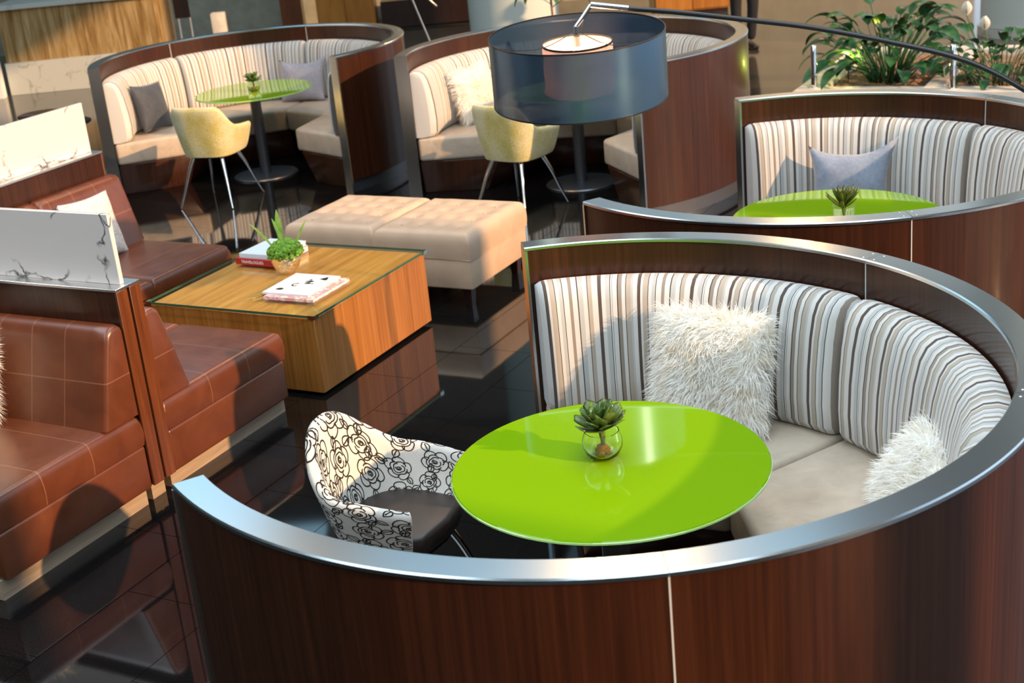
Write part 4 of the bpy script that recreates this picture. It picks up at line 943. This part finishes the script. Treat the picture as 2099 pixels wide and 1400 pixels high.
# leaning thin metal lamp seen beyond the booth
l2 = thing('tripod_lamp', 'slim leaning metal lamp pole standing beyond the booths', 'lamp', (-0.387, 15.0, 0))
obj('pole', tube([(0.0, 0, 0.012), (-0.185, 0, 0.60), (-0.315, 0, 1.03), (-0.52, 0, 1.70)], 0.010, 8), M['edge'], l2)
obj('arm', tube([(-0.52, 0, 1.70), (-0.15, 0, 1.03), (-0.065, 0, 0.94)], [0.008, 0.010, 0.012], 8), M['edge'], l2); obj('base', lathe([(0, 0), (0.14, 0), (0.14, 0.010), (0, 0.014)], 24), M['steel_dark'], l2)
# small cafe tables beyond the divider
def cafe(label, x, y, r, h, m):
    e = thing('side_table', label, 'table', (x, y, 0)); obj('top', lathe([(0, h-0.022), (r-0.006, h-0.022), (r, h-0.016), (r, h-0.005), (r-0.006, h), (0, h)], 40), m, e)
    obj('stem', tube([(0, 0, 0.012), (0, 0, h-0.0225)], 0.022, 12), M['steel_dark'], e); obj('foot', lathe([(0, 0), (0.17, 0), (0.17, 0.008), (0, 0.013)], 32), M['steel_dark'], e); return e
cafe('small round black side table beside the booth wall', -3.80, 12.36, 0.24, 0.55, M['black'])
cafe('small round reddish wood side table beyond the marble screen', -4.17, 12.95, 0.22, 0.55, M['redwood'])
# tall slender plant behind the drum lamp
tp = thing('potted_tree', 'slender potted tree with dark leaves beyond the drum lamp', 'plant', (0.69, 13.6, 0))
obj('pot', lathe([(0, 0), (0.15, 0), (0.19, 0.38), (0.175, 0.38), (0.165, 0.33), (0, 0.33)], 32), M['steel_dark'], tp); obj('trunk', tube(smoothpath([(0, 0, 0.33), (0.01, 0, 0.8), (0.0, 0, 1.3), (0.02, 0.01, 1.75)], 4), 0.012, 8), M['bark'], tp)
r_ = random.Random(12)
for i in range(30):
    o = link('leaf', LEAF[i % 4], tp); o.location = (0.01, 0, 0.98+0.75*i/30); o.rotation_euler = (0, r_.uniform(0.5, 1.2), i*2.4); s = r_.uniform(.55, .8); o.scale = (s, s, s)

# ------------------------------------------------------------------ the standing person in dark clothes
def skinned(name, pts, edges, mat, parent=None, levels=2, root=0):
    me = bpy.data.meshes.new(name); me.from_pydata([p[:3] for p in pts], edges, []); o = bpy.data.objects.new(name, me); COL.objects.link(o)
    md = o.modifiers.new('skin', 'SKIN'); md.use_smooth_shade = True
    for i, p in enumerate(pts):
        sv_ = me.skin_vertices[0].data[i]; sv_.radius = (p[3], p[4] if len(p) > 4 else p[3]); sv_.use_root = (i == root)
    sb = o.modifiers.new('sub', 'SUBSURF'); sb.levels = levels; sb.render_levels = levels
    me.materials.append(mat)
    if parent: o.parent = parent
    return o
M['suit'] = plain('dark_suit_cloth', (0.008, 0.009, 0.012), 0.85); M['skin'] = plain('skin', (0.45, 0.26, 0.18), 0.55); M['shoe'] = plain('black_shoe', (0.006, 0.006, 0.006), 0.3); M['hair'] = plain('dark_hair', (0.015, 0.010, 0.007), 0.6)
pe = thing('person', 'person in a dark suit standing beyond the booths', 'person', (3.03, 16.05, 0), rad(8))
B = [(0,0,.95,.15,.12),(0,0,1.12,.14,.11),(0,0,1.32,.17,.12),(0,0,1.44,.10,.08),(0,0,1.50,.058,.058),(0,.0,1.56,.055,.058),
     (-.09,0,.90,.095,.10),(-.10,.02,.50,.066,.070),(-.10,0,.09,.052,.056),(.09,0,.90,.095,.10),(.09,-.03,.50,.066,.070),(.07,.02,.09,.052,.056),
     (-.19,0,1.40,.062,.062),(-.25,.01,1.14,.050,.050),(-.27,-.05,.90,.038,.036),(.19,0,1.40,.062,.062),(.25,.01,1.14,.050,.050),(.27,-.05,.90,.038,.036)]
Ed = [(0,1),(1,2),(2,3),(3,4),(4,5),(0,6),(6,7),(7,8),(0,9),(9,10),(10,11),(3,12),(12,13),(13,14),(3,15),(15,16),(16,17)]
skinned('body', B, Ed, M['suit'], pe)
bm = bmesh.new(); bmesh.ops.create_uvsphere(bm, u_segments=24, v_segments=16, radius=1.0)
for v in bm.verts:
    x, y, z = v.co; k = 1.0 - 0.22*max(0, -z); v.co = Vector((x*0.074*k, y*0.092*k, z*0.112)); 
    if y < -0.75 and abs(x) < 0.25 and -0.3 < z < 0.15: v.co.y -= 0.022*(1-abs(x)/0.25)
hd = obj('head', bm, M['skin'], pe, True, 180); hd.location = (0, -0.015, 1.655)
for sx_ in (-1, 1):
    e_ = obj('eye', lathe([(0, -0.009), (0.008, -0.004), (0.009, 0), (0.008, 0.004), (0, 0.009)], 10), M['black'], hd); e_.location = (sx_*0.030, -0.080, 0.004)
    e_ = obj('ear', lathe([(0, -0.028), (0.010, -0.015), (0.012, 0.0), (0.010, 0.018), (0, 0.028)], 8), M['skin'], hd); e_.location = (sx_*0.072, 0.005, -0.005)
mth = box('mouth', -0.022, 0.022, -0.080, -0.072, -0.056, -0.050, M['red'], hd, 0.002, 2)
bm = bmesh.new(); bmesh.ops.create_uvsphere(bm, u_segments=24, v_segments=14, radius=1.0)
bmesh.ops.bisect_plane(bm, geom=bm.verts[:]+bm.edges[:]+bm.faces[:], plane_co=(0, -0.25, 0.15), plane_no=(0, -0.75, -0.65), clear_outer=True)
for v in bm.verts: v.co = Vector((v.co.x*0.081, v.co.y*0.099, v.co.z*0.120))
h_ = obj('hair', bm, M['hair'], hd, True, 180)
for sx_ in (-1, 1):
    P = [(0,0,0,.020,.030),(0,-.01,-.075,.016,.036)]; E_ = [(0,1)]
    for f, (dy, L) in enumerate([(-.030,.062),(-.010,.072),(.010,.068),(.028,.054)]):
        k = len(P); P += [(0,dy-.008,-.09,.0095),(-.006*sx_,dy-.010,-.09-L*.5,.0085),(-.016*sx_,dy-.008,-.09-L,.0075)]; E_ += [(1,k),(k,k+1),(k+1,k+2)]
    k = len(P); P += [(-.012*sx_,-.040,-.045,.0105),(-.02*sx_,-.055,-.085,.009)]; E_ += [(0,k),(k,k+1)]
    h2 = skinned('hand', P, E_, M['skin'], pe, 1); h2.location = (sx_*0.272, -0.055, 0.875)
for x, y in ((-.10, 0.0), (.07, 0.02)):
    bm = bmesh.new(); addbox(bm, -0.045, 0.045, -0.19, 0.085, 0.0, 0.085)
    for v in bm.verts:
        if v.co.y < -0.1 and v.co.z > 0.05: v.co.z = 0.045
    bmesh.ops.bevel(bm, geom=bm.edges[:], offset=0.018, segments=3, affect='EDGES'); o = obj('shoe', bm, M['shoe'], pe, True, 60); o.location = (x, y-0.0, 0)
